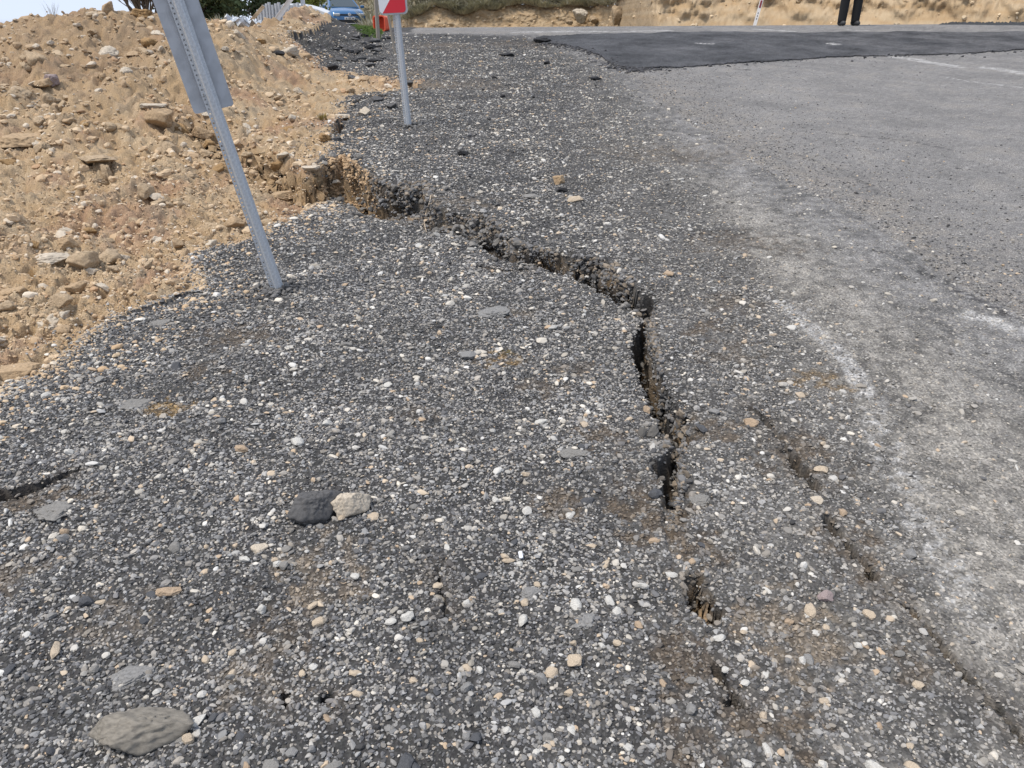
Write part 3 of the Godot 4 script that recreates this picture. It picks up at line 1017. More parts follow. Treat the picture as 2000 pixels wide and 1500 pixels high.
func build_surroundings() -> void:
	var far := structure("ground", ring(29.0, 3500.0, 1.3, 1.0), null)
	var gm := mat("far_ground", Color(0.24, 0.20, 0.13), 0.95)
	gm.albedo_texture = M.earth.albedo_texture
	gm.uv1_triplanar = true
	gm.uv1_world_triplanar = true
	gm.uv1_scale = Vector3(0.1, 0.1, 0.1)
	far.material_override = gm
	tag(far, "open ground stretching away behind the earth mounds", "ground")
	var cut := func(s: float, t: float) -> Vector3:
		var u := lerpf(560.0, 2700.0, s)
		var f := bank_foot(u)
		var hc := bank_rise(u)
		var bx := flat_at(u, f, 0.0).x
		var by := hc * t
		var n := n_rock.get_noise_3d(bx * 0.5, by * 0.8 + bx * 0.2, f * 0.5) * 0.35 + n_rock.get_noise_3d(bx * 1.6, by * 2.2 + bx * 0.5, f * 1.6) * 0.13 + n_rock.get_noise_3d(bx * 5.0, by * 6.0, f * 5.0) * 0.07
		var y := 1.36 + hc * t + (n * 0.3 * hc if t > 0.9 else 0.0)
		return flat_at(u, f + hc * 0.75 * t + n * (0.6 + hc * 0.25) * smoothstep(0.0, 0.15, t), y)
	var cut_col := func(p: Vector3, t: float) -> Color:
		var a := n_col.get_noise_2d(p.x * 0.5, p.y * 1.4)
		var b := n_col.get_noise_2d(p.x * 1.7, p.y * 4.0)
		var c := Color(0.58, 0.41, 0.235).lerp(Color(0.66, 0.51, 0.33), clampf(0.5 + a * 1.4 + b * 0.7, 0, 1))
		c = c.lerp(Color(0.36, 0.23, 0.12), clampf(b * 1.6 + a * 0.5 - 0.35, 0, 0.7))
		if t > 0.86: c = c.lerp(Color(0.20, 0.125, 0.07), 0.75 * clampf(0.6 + b, 0, 1))   # the dark topsoil line
		return c
	var o := structure("cut_bank", land_grid(1100, 60, cut, cut_col), M.earth)
	tag(o, "sandy roadside cutting behind the road with dark topsoil rim", "bank")
	var sb := PackedFloat32Array()
	var rs := RandomNumberGenerator.new()
	rs.seed = 15
	for k in 800:
		var q: Vector3 = cut.call(rs.randf(), pow(rs.randf(), 1.6) * 0.9)
		var z := lerpf(0.02, 0.11, pow(rs.randf(), 3.5))
		push_copy(sb, stone_basis(rs, z, 0.8), q, Color(0.56, 0.44, 0.29) * rs.randf_range(0.75, 1.2))
	copies("bank_stones", chip_meshes[6], M.chip, sb, o)
	var up := func(s: float, t: float) -> Vector3:
		var u := lerpf(560.0, 2700.0, s)
		var f := bank_foot(u)
		var hc := bank_rise(u)
		var e: Vector3 = cut.call(s, 1.0)
		var g := t * t * 70.0
		var p := flat_at(u, -e.z + g, e.y + g * 0.26 + n_rock.get_noise_2d(u * 0.03, g * 0.6) * minf(g, 1.0) * 0.7)
		return p
	var up_col := func(p: Vector3, t: float) -> Color:
		var a := n_col.get_noise_2d(p.x * 0.4, p.z * 0.4)
		return Color(0.27, 0.24, 0.165).lerp(Color(0.45, 0.35, 0.22), clampf(a * 1.8 - 0.1, 0, 1))
	o = structure("hillside", land_grid(300, 40, up, up_col), M.earth)
	tag(o, "scrubby hillside rising above the sandy cutting", "hillside")
	# grey-green scrub on the hillside
	var buf := PackedFloat32Array()
	var r := RandomNumberGenerator.new()
	r.seed = 77
	var n := 0
	for k in 12000:
		var t := pow(r.randf(), 1.3) * 0.5
		var p: Vector3 = up.call(r.randf(), t)
		if n_col.get_noise_2d(p.x * 0.4, p.z * 0.4) > 0.25: continue
		var s := r.randf_range(0.16, 0.42) * (1.0 + t)
		push_copy(buf, Basis(Vector3.UP, r.randf() * TAU).scaled(Vector3(s * 1.6, s * 0.55, s * 1.6)), p, Color(1, 1, 1) * r.randf_range(0.7, 1.5))
		n += 1
	var sc := copies("scrub", tuft_mesh(26, 0.9, 0.10, 5), M.scrub, buf, self)
	M.scrub.vertex_color_use_as_albedo = true
	sc.set_meta("kind", "stuff")
	tag(sc, "low grey green scrub covering the slope above the cutting", "scrub")
	# berm of dark loose asphalt at the far kerb side
	var berm := func(s: float, t: float) -> Vector3:
		var u := lerpf(1815.0, 2350.0, s)
		var f := lerpf(16.4, 14.2, s)
		var y := plane(flat_at(u, f, 0).x, f)
		var w := sin(t * PI)
		var nz := n_rock.get_noise_2d(u * 0.12, t * 6.0)
		return flat_at(u, f + (t - 0.5) * 0.9, y - 0.02 + w * (0.05 + 0.05 * nz) * smoothstep(0.0, 0.08, s))
	var dark := func(p: Vector3, t: float) -> Color: return Color(0.05, 0.051, 0.056)
	o = put("asphalt_berm", land_grid(220, 14, berm, dark), M.new_asphalt, self)
	tag(o, "low ridge of black loose asphalt along the foot of the sandy cutting", "asphalt ridge")

func push_copy(buf: PackedFloat32Array, b: Basis, p: Vector3, c: Color) -> void:
	buf.append_array([b.x.x, b.y.x, b.z.x, p.x, b.x.y, b.y.y, b.z.y, p.y, b.x.z, b.y.z, b.z.z, p.z, c.r, c.g, c.b, 1.0])

func copies(called: String, mesh: Mesh, material: Material, buf: PackedFloat32Array, parent: Node) -> MultiMeshInstance3D:
	var mm := MultiMesh.new()
	mm.transform_format = MultiMesh.TRANSFORM_3D
	mm.use_colors = true
	mm.mesh = mesh
	mm.instance_count = buf.size() / 16
	mm.buffer = buf
	var o := MultiMeshInstance3D.new()
	o.name = called
	o.multimesh = mm
	o.material_override = material
	parent.add_child(o, true)
	o.set_meta("kind", "stuff")
	return o

func tuft_mesh(blades: int, spread: float, wide: float, seed_: int) -> ArrayMesh:
	var r := RandomNumberGenerator.new()
	r.seed = seed_
	var st := st_new()
	for k in blades:
		var a := r.randf() * TAU
		var root := Vector3(cos(a), 0, sin(a)) * r.randf() * spread * 0.6
		var lean := Vector3(cos(a), 0, sin(a)) * r.randf_range(0.1, 0.8) * spread
		var hh := r.randf_range(0.5, 1.0)
		var w := Vector3(-sin(a), 0, cos(a)) * wide * r.randf_range(0.5, 1.0)
		var mid := root + lean * 0.45 + Vector3.UP * hh * 0.6
		var tip := root + lean + Vector3.UP * hh
		quad(st, root - w * 0.5, mid - w * 0.4, mid + w * 0.4, root + w * 0.5)
		for p in [mid - w * 0.4, tip, mid + w * 0.4]: st.add_vertex(p)
	return done(st)

# ------------------------------------------------------------------ chippings on the shoulder
func stone_basis(r: RandomNumberGenerator, s: float, flat: float) -> Basis:
	var q := Quaternion(Vector3(r.randfn(), r.randfn(), r.randfn()).normalized(), r.randf() * TAU)
	var e := Vector3(s * r.randf_range(0.8, 1.55), s * r.randf_range(0.5, 0.95), s * r.randf_range(0.65, 1.1))
	return Basis(Vector3.UP, r.randf() * TAU) * Basis.from_scale(Vector3(1.0, flat, 1.0)) * Basis(q) * Basis.from_scale(e)

func build_chippings() -> void:
	var r := RandomNumberGenerator.new()
	r.seed = 99
	var bufs := [PackedFloat32Array(), PackedFloat32Array(), PackedFloat32Array(), PackedFloat32Array()]
	var big := []
	# size class: radius from, to (m), copies per square metre near by, reach (m), distance from which they thin out
	var classes := [[0.0026, 0.0048, 16500.0, 4.2, 2.3], [0.0044, 0.0076, 6500.0, 12.6, 3.4], [0.0070, 0.0110, 560.0, 12.5, 6.0], [0.0105, 0.0150, 140.0, 14.0, 9.0], [0.015, 0.023, 20.0, 14.0, 14.0]]
	for ci in classes.size():
		var cl: Array = classes[ci]
		var rr := 0.75
		while rr < cl[3]:
			var dr := 0.1
			var half := 56.0 if rr < 4.5 else 43.0
			var n := int(cl[2] * (deg_to_rad(half * 2.0) * rr * dr) * minf(1.0, pow(cl[4] / rr, 0.75 if ci == 1 else 1.3)))
			for k in n:
				var ra := rr + r.randf() * dr
				var a := deg_to_rad(r.randf_range(-half, half))
				var x := ra * sin(a)
				var f := ra * cos(a)
				var s := lerpf(cl[0], cl[1], pow(r.randf(), 1.6))
				var pick := r.randf()
				var tone := r.randf()
				var b := stone_basis(r, s, 0.68)
				# quick reject before the costly height
				if sample(g_earth, x, f) > 0.3 or f > 9.5 and sample(g_patch, x, f) > 0.05: continue
				var rd := sample(g_road, x, f)
				if rd > 0.0 and (ci > 2 or r.randf() > 0.5 * exp(-rd * 1.9) + 0.008): continue
				var h := height(x, f)
				if e_zone == 2 or e_zone == 3 and e_edge > 0.35 * r.randf() * r.randf(): continue
				if e_void > 0.5 and pick < 0.25: continue
				var c := 0
				# small chips are mostly dark, large ones mostly pale limestone
				var pale: float = [0.034, 0.042, 0.15, 0.46, 0.60][ci]
				var tan_: float = [0.015, 0.02, 0.06, 0.12, 0.18][ci]
				var mid: float = [0.36, 0.44, 0.50, 0.36, 0.22][ci]
				var drift := n_mid.get_noise_2d(x * 1.1 + 40.0, f * 1.1)
				pale *= clampf(0.9 + drift * 1.6, 0.25, 1.9)
				if ci < 3 and pick > 0.93 + drift * 0.25: continue
				if rd > 0.0: pale *= 0.3
				if pick < pale: c = 2
				elif pick < pale + tan_: c = 3
				elif pick < pale + tan_ + mid: c = 1
				var col: Color
				if c == 0: col = Color(0.098, 0.097, 0.098) * lerpf(0.3, 1.75, tone)
				elif c == 1: col = Color(0.235, 0.235, 0.232).lerp(Color(0.275, 0.25, 0.215), r.randf()) * lerpf(0.65, 1.35, tone)
				elif c == 2: col = Color(0.58, 0.57, 0.54).lerp(Color(0.60, 0.53, 0.42), r.randf() * 0.8) * lerpf(0.42, 1.08, tone)
				else: col = Color(0.42, 0.31, 0.205).lerp(Color(0.52, 0.43, 0.32), tone)
				col *= 1.0 + 0.38 * n_col.get_noise_2d(x * 0.9 + 3.0, f * 0.9) * (1.0 if c < 2 else 0.3)
				var sink := r.randf_range(-0.15, 0.42)
				if e_dust > 0.05:
					var cover := e_dust * r.randf()
					col = col.lerp(Color(0.34, 0.315, 0.275), cover * 0.8)
					sink -= e_dust * 0.5 * r.randf()
					if r.randf() < e_dust * 0.78: continue
				if e_blotch > 0.05:
					var b2 := Color(0.13, 0.103, 0.075) if e_kind == 0 else (Color(0.26, 0.17, 0.07) if e_kind == 1 else Color(0.22, 0.18, 0.135))
					col = col.lerp(b2 * r.randf_range(0.6, 1.5), minf(1.0, e_blotch * r.randf_range(0.5, 1.5)))
					if r.randf() < e_blotch * 0.45: continue
				if ra < 1.0 and absf(a) > 0.9: sink -= 0.2
				var p := Vector3(x, h + s * sink, -f)
				if ci >= 3 and absf(a) < deg_to_rad(41.0) and e_void < 0.1: big.append([s / ra, b, p, c, col])
				else: push_copy(bufs[c], b, p, col)
			rr += dr
	# rubble and grit on the walls and lips of the main crack
	for k in 25000:
		var t := r.randf() * (c_pts.size() - 9) + 7.0
		var i := int(t)
		var q := c_pts[i].lerp(c_pts[i + 1], t - i)
		var nrm := (c_pts[i + 1] - c_pts[i]).normalized().orthogonal()
		q += nrm * (r.randf_range(-0.03, 0.62) * c_val[i * 3])
		var h := height(q.x, q.y)
		if e_zone != 0 or h < plane(q.x, q.y) - 0.34: continue
		q += e_push
		var s := lerpf(0.004, 0.019, pow(r.randf(), 2.6)) * clampf(c_val[i * 3] * 9.0, 0.4, 1.0)
		var c := 0 if r.randf() < 0.65 else 1
		var col := Color(0.118, 0.115, 0.112) * r.randf_range(0.45, 1.7)
		if c == 1: col = Color(0.185, 0.152, 0.115) * r.randf_range(0.6, 1.4)
		if q.y > 4.9 and q.x < -0.85 - 0.3 * r.randf(): col = Color(0.44, 0.31, 0.185) * r.randf_range(0.75, 1.2)
		push_copy(bufs[c], stone_basis(r, s, 0.85), Vector3(q.x, h + s * r.randf_range(-0.3, 0.3), -q.y), col)
	for k in 190:
		var t := r.randf() * (c_pts.size() - 12) + 8.0
		var i := int(t)
		var q := c_pts[i].lerp(c_pts[i + 1], t - i)
		var nrm := (c_pts[i + 1] - c_pts[i]).normalized().orthogonal()
		q += nrm * (r.randf_range(0.1, 1.25) * c_val[i * 3])
		var h := height(q.x, q.y)
		if e_zone != 0: continue
		var s := lerpf(0.012, 0.038, pow(r.randf(), 1.8)) * clampf(c_val[i * 3] * 7.0, 0.3, 1.0)
		push_copy(bufs[k % 2], stone_basis(r, s, 0.8), Vector3(q.x, h + s * 0.3, -q.y), Color(0.14, 0.132, 0.12) * r.randf_range(0.6, 1.7))
	for e in HOLES:
		var o := pix(e[0], e[1])
		for k in 90:
			var q := o + Vector2(r.randf_range(-1.15, 1.15) * e[2], r.randf_range(-1.15, 1.15) * e[3])
			var s := lerpf(0.004, 0.013, pow(r.randf(), 1.8))
			push_copy(bufs[k % 2], stone_basis(r, s, 0.8), Vector3(q.x, height(q.x, q.y) + s * 0.3, -q.y), Color(0.17, 0.15, 0.125) * r.randf_range(0.5, 1.5))
	for e in [ground_at(543, 566), ground_at(797, 246)]:
		for k in 160:
			var a := r.randf() * TAU
			var q := Vector2(e.x, -e.z) + Vector2(cos(a), sin(a)) * (0.03 + absf(r.randfn()) * 0.05)
			var s := lerpf(0.004, 0.016, pow(r.randf(), 2.0))
			push_copy(bufs[k % 2], stone_basis(r, s, 0.75), Vector3(q.x, height(q.x, q.y) + s * 0.3 + 0.012 * r.randf(), -q.y), Color(0.12, 0.117, 0.113) * r.randf_range(0.4, 1.6))
	for k in 900:
		var u := 1040.0 + 230.0 * pow(r.randf(), 0.8) if k < 750 else r.randf_range(1200.0, 2050.0)
		var q := edge_line(PATCH_NEAR, u) + Vector2(r.randfn() * 0.12, -absf(r.randfn()) * 0.16 + 0.06)
		var s := lerpf(0.006, 0.03, pow(r.randf(), 2.5))
		push_copy(bufs[0], stone_basis(r, s, 0.7), Vector3(q.x, height(q.x, q.y) + s * 0.2, -q.y), Color(0.05, 0.05, 0.054) * r.randf_range(0.6, 1.5))
	big.sort_custom(func(a, b): return a[0] > b[0])
	var sets := [["stone_dark", "stone_dark"], ["stone_grey", "stone_bluegrey"], ["stone_white", "stone_cream"], ["stone_tan", "stone_cream"]]
	var kept := 0
	for e in big:
		var p: Vector3 = e[2]
		if kept < 296:
			var o := put("stone", chip_meshes[kept % 8], M[sets[e[3]][1 if r.randf() < 0.4 else 0]], ground_nodes[0])
			o.transform = Transform3D(e[1], p)
			kept += 1
		else: push_copy(bufs[e[3]], e[1], p, e[4])
	var names := ["dark_chippings", "grey_chippings", "pale_chippings", "tan_chippings"]
	for c in 4: copies(names[c], chip_meshes[c], M.chip, bufs[c], ground_nodes[0])

# ------------------------------------------------------------------ stones in the bare earth
func build_earth_stones() -> void:
	var r := RandomNumberGenerator.new()
	r.seed = 321
	var bufs := [PackedFloat32Array(), PackedFloat32Array()]
	var big := []
	var classes := [[0.004, 0.009, 3200.0, 6.5, 3.5], [0.009, 0.02, 470.0, 12.5, 6.0], [0.02, 0.042, 75.0, 14.5, 9.0], [0.042, 0.075, 24.0, 14.5, 12.0], [0.075, 0.12, 2.2, 14.0, 14.0]]
	for ci in classes.size():
		var cl: Array = classes[ci]
		var rr := 2.2
		while rr < cl[3]:
			var dr := 0.15
			var n := int(cl[2] * (deg_to_rad(52.0) * rr * dr) * minf(1.0, pow(cl[4] / rr, 1.3)) + r.randf())
			for k in n:
				var ra := rr + r.randf() * dr
				var a := deg_to_rad(r.randf_range(-58.0, -6.0))
				var x := ra * sin(a)
				var f := ra * cos(a)
				if sample(g_earth, x, f) < (-0.4 if ci < 2 else 0.05): continue
				var s := lerpf(cl[0], cl[1], pow(r.randf(), 1.5))
				# rubble gathers in patches, mostly low down on the slope
				var heap := n_col.get_noise_2d(x * 0.5 + 7.0, f * 0.5)
				if ci == 1 and heap < r.randf_range(-0.5, 0.2): continue
				if ci > 1 and heap < r.randf_range(-0.5, 0.15) + (0.15 if f > 6.5 else 0.0): continue
				var b := stone_basis(r, s, 0.75)
				var h := height(x, f)
				if e_zone != 3 and (ci > 1 or e_zone != 0 or e_edge < -0.5 * pow(r.randf(), 2.4)): continue
				var tone := r.randf()
				var col := Color(0.44, 0.31, 0.185).lerp(Color(0.54, 0.42, 0.28), tone)
				var pale: bool = r.randf() < [0.10, 0.14, 0.22, 0.25, 0.25][ci]
				if pale: col = Color(0.56, 0.48, 0.375) * r.randf_range(0.8, 1.1)
				elif r.randf() < 0.05: col = Color(0.40, 0.26, 0.15)
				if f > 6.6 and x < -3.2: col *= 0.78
				var p := Vector3(x, h + s * r.randf_range(-0.5, 0.15), -f)
				if ci >= 2 and absf(a) < deg_to_rad(41.0): big.append([s / ra, b, p, pale, col])
				else: push_copy(bufs[1 if ci > 0 else 0], b, p, col)
			rr += dr
	big.sort_custom(func(a, b): return a[0] > b[0])
	var kept := 0
	for e in big:
		if kept < 290:
			var o := put("stone", rock_meshes[kept % 10], M["stone_limestone" if e[3] else ["stone_sand", "stone_dust", "stone_dust", "stone_dust", "stone_sand", "stone_dust", "stone_ochre"][kept % 7]], ground_nodes[3])
			o.transform = Transform3D(e[1], e[2])
			kept += 1
		else: push_copy(bufs[1], e[1], e[2], e[4])
	copies("earth_grit", chip_meshes[4], M.chip, bufs[0], ground_nodes[3])
	copies("earth_pebbles", chip_meshes[5], M.chip, bufs[1], ground_nodes[3])

# ------------------------------------------------------------------ signs
func sign_post(parent: Node3D, length: float, below: float) -> void:
	# a rolled channel: holed flange, raised web, plain flange. x across, y up, z towards the viewer
	var st := st_new()
	var prof := [Vector2(-0.013, 0.0), Vector2(-0.008, 0.018), Vector2(-0.004, 0.022), Vector2(0.014, 0.022), Vector2(0.018, 0.018), Vector2(0.022, 0.002), Vector2(0.031, 0.0)]
	var th := 0.003
	for k in prof.size() - 1:
		var a: Vector2 = prof[k]
		var b: Vector2 = prof[k + 1]
		quad(st, Vector3(a.x, -below, a.y), Vector3(a.x, length, a.y), Vector3(b.x, length, b.y), Vector3(b.x, -below, b.y))
		quad(st, Vector3(b.x, -below, b.y - th), Vector3(b.x, length, b.y - th), Vector3(a.x, length, a.y - th), Vector3(a.x, -below, a.y - th))
		quad(st, Vector3(a.x, length, a.y), Vector3(a.x, length, a.y - th), Vector3(b.x, length, b.y - th), Vector3(b.x, length, b.y))
	quad(st, Vector3(0.031, -below, 0), Vector3(0.031, length, 0), Vector3(0.031, length, -th), Vector3(0.031, -below, -th))
	put("post", done(st), M.galvanised, parent)
	st = st_new()
	var x0 := -0.031
	var x1 := -0.013
	quad(st, Vector3(x0, -below, 0), Vector3(x0, 0, 0), Vector3(x1, 0, 0), Vector3(x1, -below, 0))
	var s := 0.02
	var n := int(length / s)
	var cx := (x0 + x1) * 0.5
	for k in n:
		var cy := (k + 0.5) * s
		for e in 8:
			var a0 := TAU * e / 8.0
			var a1 := TAU * (e + 1) / 8.0
			var p := [Vector2(cos(a0), sin(a0)), Vector2(cos(a1), sin(a1))]
			var q := []
			for w in p: q.append(Vector2(signf(snappedf(w.x, 0.01)) * (x1 - x0) * 0.5, signf(snappedf(w.y, 0.01)) * s * 0.5) + Vector2(cx, cy))
			var i := [p[0] * 0.0042 + Vector2(cx, cy), p[1] * 0.0042 + Vector2(cx, cy)]
			quad(st, v3(q[0], 0), v3(i[0], 0), v3(i[1], 0), v3(q[1], 0))
			quad(st, v3(q[0], -th), v3(q[1], -th), v3(i[1], -th), v3(i[0], -th))
			quad(st, v3(i[0], 0), v3(i[0], -th), v3(i[1], -th), v3(i[1], 0))
	quad(st, Vector3(x0, 0, -th), Vector3(x0, n * s, -th), Vector3(x0, n * s, 0), Vector3(x0, 0, 0))
	put("flange", done(st), M.galvanised, parent)

func v3(p: Vector2, z: float) -> Vector3:
	return Vector3(p.x, p.y, z)

func disc_bolt(parent: Node3D, where: Vector3) -> void:
	var m := CylinderMesh.new()
	m.top_radius = 0.0045
	m.bottom_radius = 0.0055
	m.height = 0.003
	m.radial_segments = 14
	m.rings = 1
	var o := put("bolt", m, M.bolt, parent)
	o.position = where
	o.rotation_degrees.x = 90
	var h := CylinderMesh.new()
	h.top_radius = 0.0022
	h.bottom_radius = 0.0022
	h.height = 0.004
	h.radial_segments = 6
	h.rings = 1
	var q := put("bolt_head", h, M.ink, o)
	q.position = Vector3(0, 0.002, 0)

func stand(base: Vector3, top: Vector3, yaw_to: Vector3) -> Basis:
	var y := (top - base).normalized()
	var z := (yaw_to - y * yaw_to.dot(y)).normalized()
	return Basis(y.cross(z), y, z)

func build_signs() -> void:
	# the leaning sign seen from behind
	var base := ground_at(543, 566)
	var top := at(343, 0, -base.z - 0.14)
	var t := thing("road_sign", base, "narrow grey road sign seen from behind on a leaning perforated steel post", "road sign")
	t.basis = stand(base, top, Vector3(0.34, 0, 1))
	var lo := 0.0
	for k in 200:   # the panel's lower edge comes where the photograph shows it along the post
		var p := base + t.basis.y * k * 0.01
		var d := depth_of(p)
		if 750.0 - ((p.y - EYE) * cp + (-p.z) * sp) / d * FPX < 216.0:
			lo = k * 0.01
			break
	sign_post(t, lo + 0.86, 0.4)
	var panel := put("panel", extrude(round_rect(0.172, 0.9, 0.014), 0.002), M.sheet, t)
	panel.position = Vector3(0.0, lo, -0.016)
	disc_bolt(t, Vector3(-0.022, lo + 0.066, 0.0015))
	disc_bolt(t, Vector3(-0.022, lo + 0.70, 0.0015))
	# the striped sign
	base = ground_at(797, 246)
	top = at(771, 0, -base.z - 0.08)
	t = thing("road_sign", base, "red and white striped hazard sign on an upright perforated steel post", "road sign")
	t.basis = stand(base, top, Vector3(0.0, 0, 1))
	lo = 0.0
	for k in 200:
		var p := base + t.basis.y * k * 0.01
		var d := depth_of(p)
		if 750.0 - ((p.y - EYE) * cp + (-p.z) * sp) / d * FPX < 27.0:
			lo = k * 0.01
			break
	sign_post(t, lo + 0.75, 0.4)
	var w := 0.215
	var shift := -0.022
	panel = put("panel", extrude(round_rect(w + 0.018, 0.82, 0.03), 0.003), M.sheet, t)
	panel.position = Vector3(shift + 0.006, lo - 0.012, 0.0285)
	var face := round_rect(w, 0.8, 0.028)
	for k in range(0, 6):
		var y0 := -0.428 + k * 0.27
		var band := PackedVector2Array([Vector2(-0.2, y0), Vector2(0.2, y0 + 0.55), Vector2(0.2, y0 + 0.55 + 0.27), Vector2(-0.2, y0 + 0.27)])
		for piece in Geometry2D.intersect_polygons(face, band):
			var red := k % 2 == 0
			var o := put("red_stripe" if red else "white_stripe", extrude(piece, 0.001), M.sign_red if red else M.sign_white, t)
			o.position = Vector3(shift, lo, 0.0305)
	disc_bolt(t, Vector3(shift, lo + 0.14, 0.032))
	disc_bolt(t, Vector3(shift, lo + 0.6, 0.032))
	# plain stakes further along
	for e in [[739, 78, 734, 0, 0.026, 1.25, "weathered square post standing beside the orange plastic tub"], [772, 106, 756, 18, 0.014, 1.0, "thin weathered stake close behind the striped hazard sign"]]:
		var b := ground_at(e[0], e[1])
		var tp := at(e[2], e[3], -b.z)
		var o := thing("wooden_stake", b, e[6], "stake")
		o.basis = stand(b, tp, Vector3(0.4, 0, 1))
		var st := st_new()
		add_box(st, Transform3D(Basis.IDENTITY, Vector3(0, e[5] * 0.5 - 0.1, 0)), Vector3(e[4] * 2, e[5] + 0.2, e[4] * 2), 0.006)
		put("shaft", done(st), M.stake, o)
	# the delineator post by the cutting
	var b := flat_at(1473, 19.0, 1.44)
	var tp := at(1488, 0, 19.0)
	t = thing("delineator_post", b, "white plastic delineator post with dark red reflector before the cutting", "marker post")
	t.basis = stand(b, tp, Vector3(-0.2, 0, 1))
	var prof := PackedVector2Array([Vector2(-0.035, 0.0), Vector2(0.035, 0.0), Vector2(0.035, 1.0), Vector2(-0.035, 1.06)])
	var o := put("shaft", extrude(prof, 0.04), M.post_white, t)
	var rf := put("reflector", box_mesh(Vector3(0.04, 0.15, 0.006), 0.002), M.reflector, t)
	rf.position = Vector3(0.0, 0.50, 0.003)
	for k in 3:
		var q := put("printed_mark", box_mesh(Vector3(0.016, 0.03, 0.002)), M.ink, t)
		q.position = Vector3(0.0, 0.2 + k * 0.058, 0.001)

# ------------------------------------------------------------------ single rocks and lumps
func rock(called: String, label: String, category: String, u: float, v: float, wpx: float, hpx: float, material: String, k: int, yaw := 0.0, tall := 0.6, group := "", bury := 0.28) -> MeshInstance3D:
	var p := ground_at(u, v + hpx * 0.3)
	if u < 330.0 and p.z < -11.0:   # it stands on the crest of the mound
		p = flat_at(u, 9.0, 0.0)
		p.y = height(p.x, 9.0)
	var d := depth_of(p)
	var w := wpx * d / FPX * 0.52
	var sight := atan2(EYE - p.y, -p.z)
	var hh := hpx * d / FPX * 0.52
	# height on the picture is part thickness, part depth seen at a slant
	var dz := minf(w * 0.9, hh * (1.0 - tall) / maxf(sin(sight), 0.12) + hh * 0.35)
	var hy := maxf(hh * (tall + 0.15), w * 0.16)
	var o := put(called, stone_mesh(4, 200 + k, 9 if k == 1 else 16 + k % 5, 0.18 if called == "surfacing_flake" else (0.09 if k < 3 else 0.07), false), M[material], self)
	o.basis = Basis(Vector3.UP, yaw) * Basis.from_scale(Vector3(w, hy, dz)) * Basis(Vector3(0.2, 1, 0.1).normalized(), k * 1.3)
	o.position = p + Vector3.UP * hy * (1.0 - 2.0 * bury)
	tag(o, label, category, group)
	return o

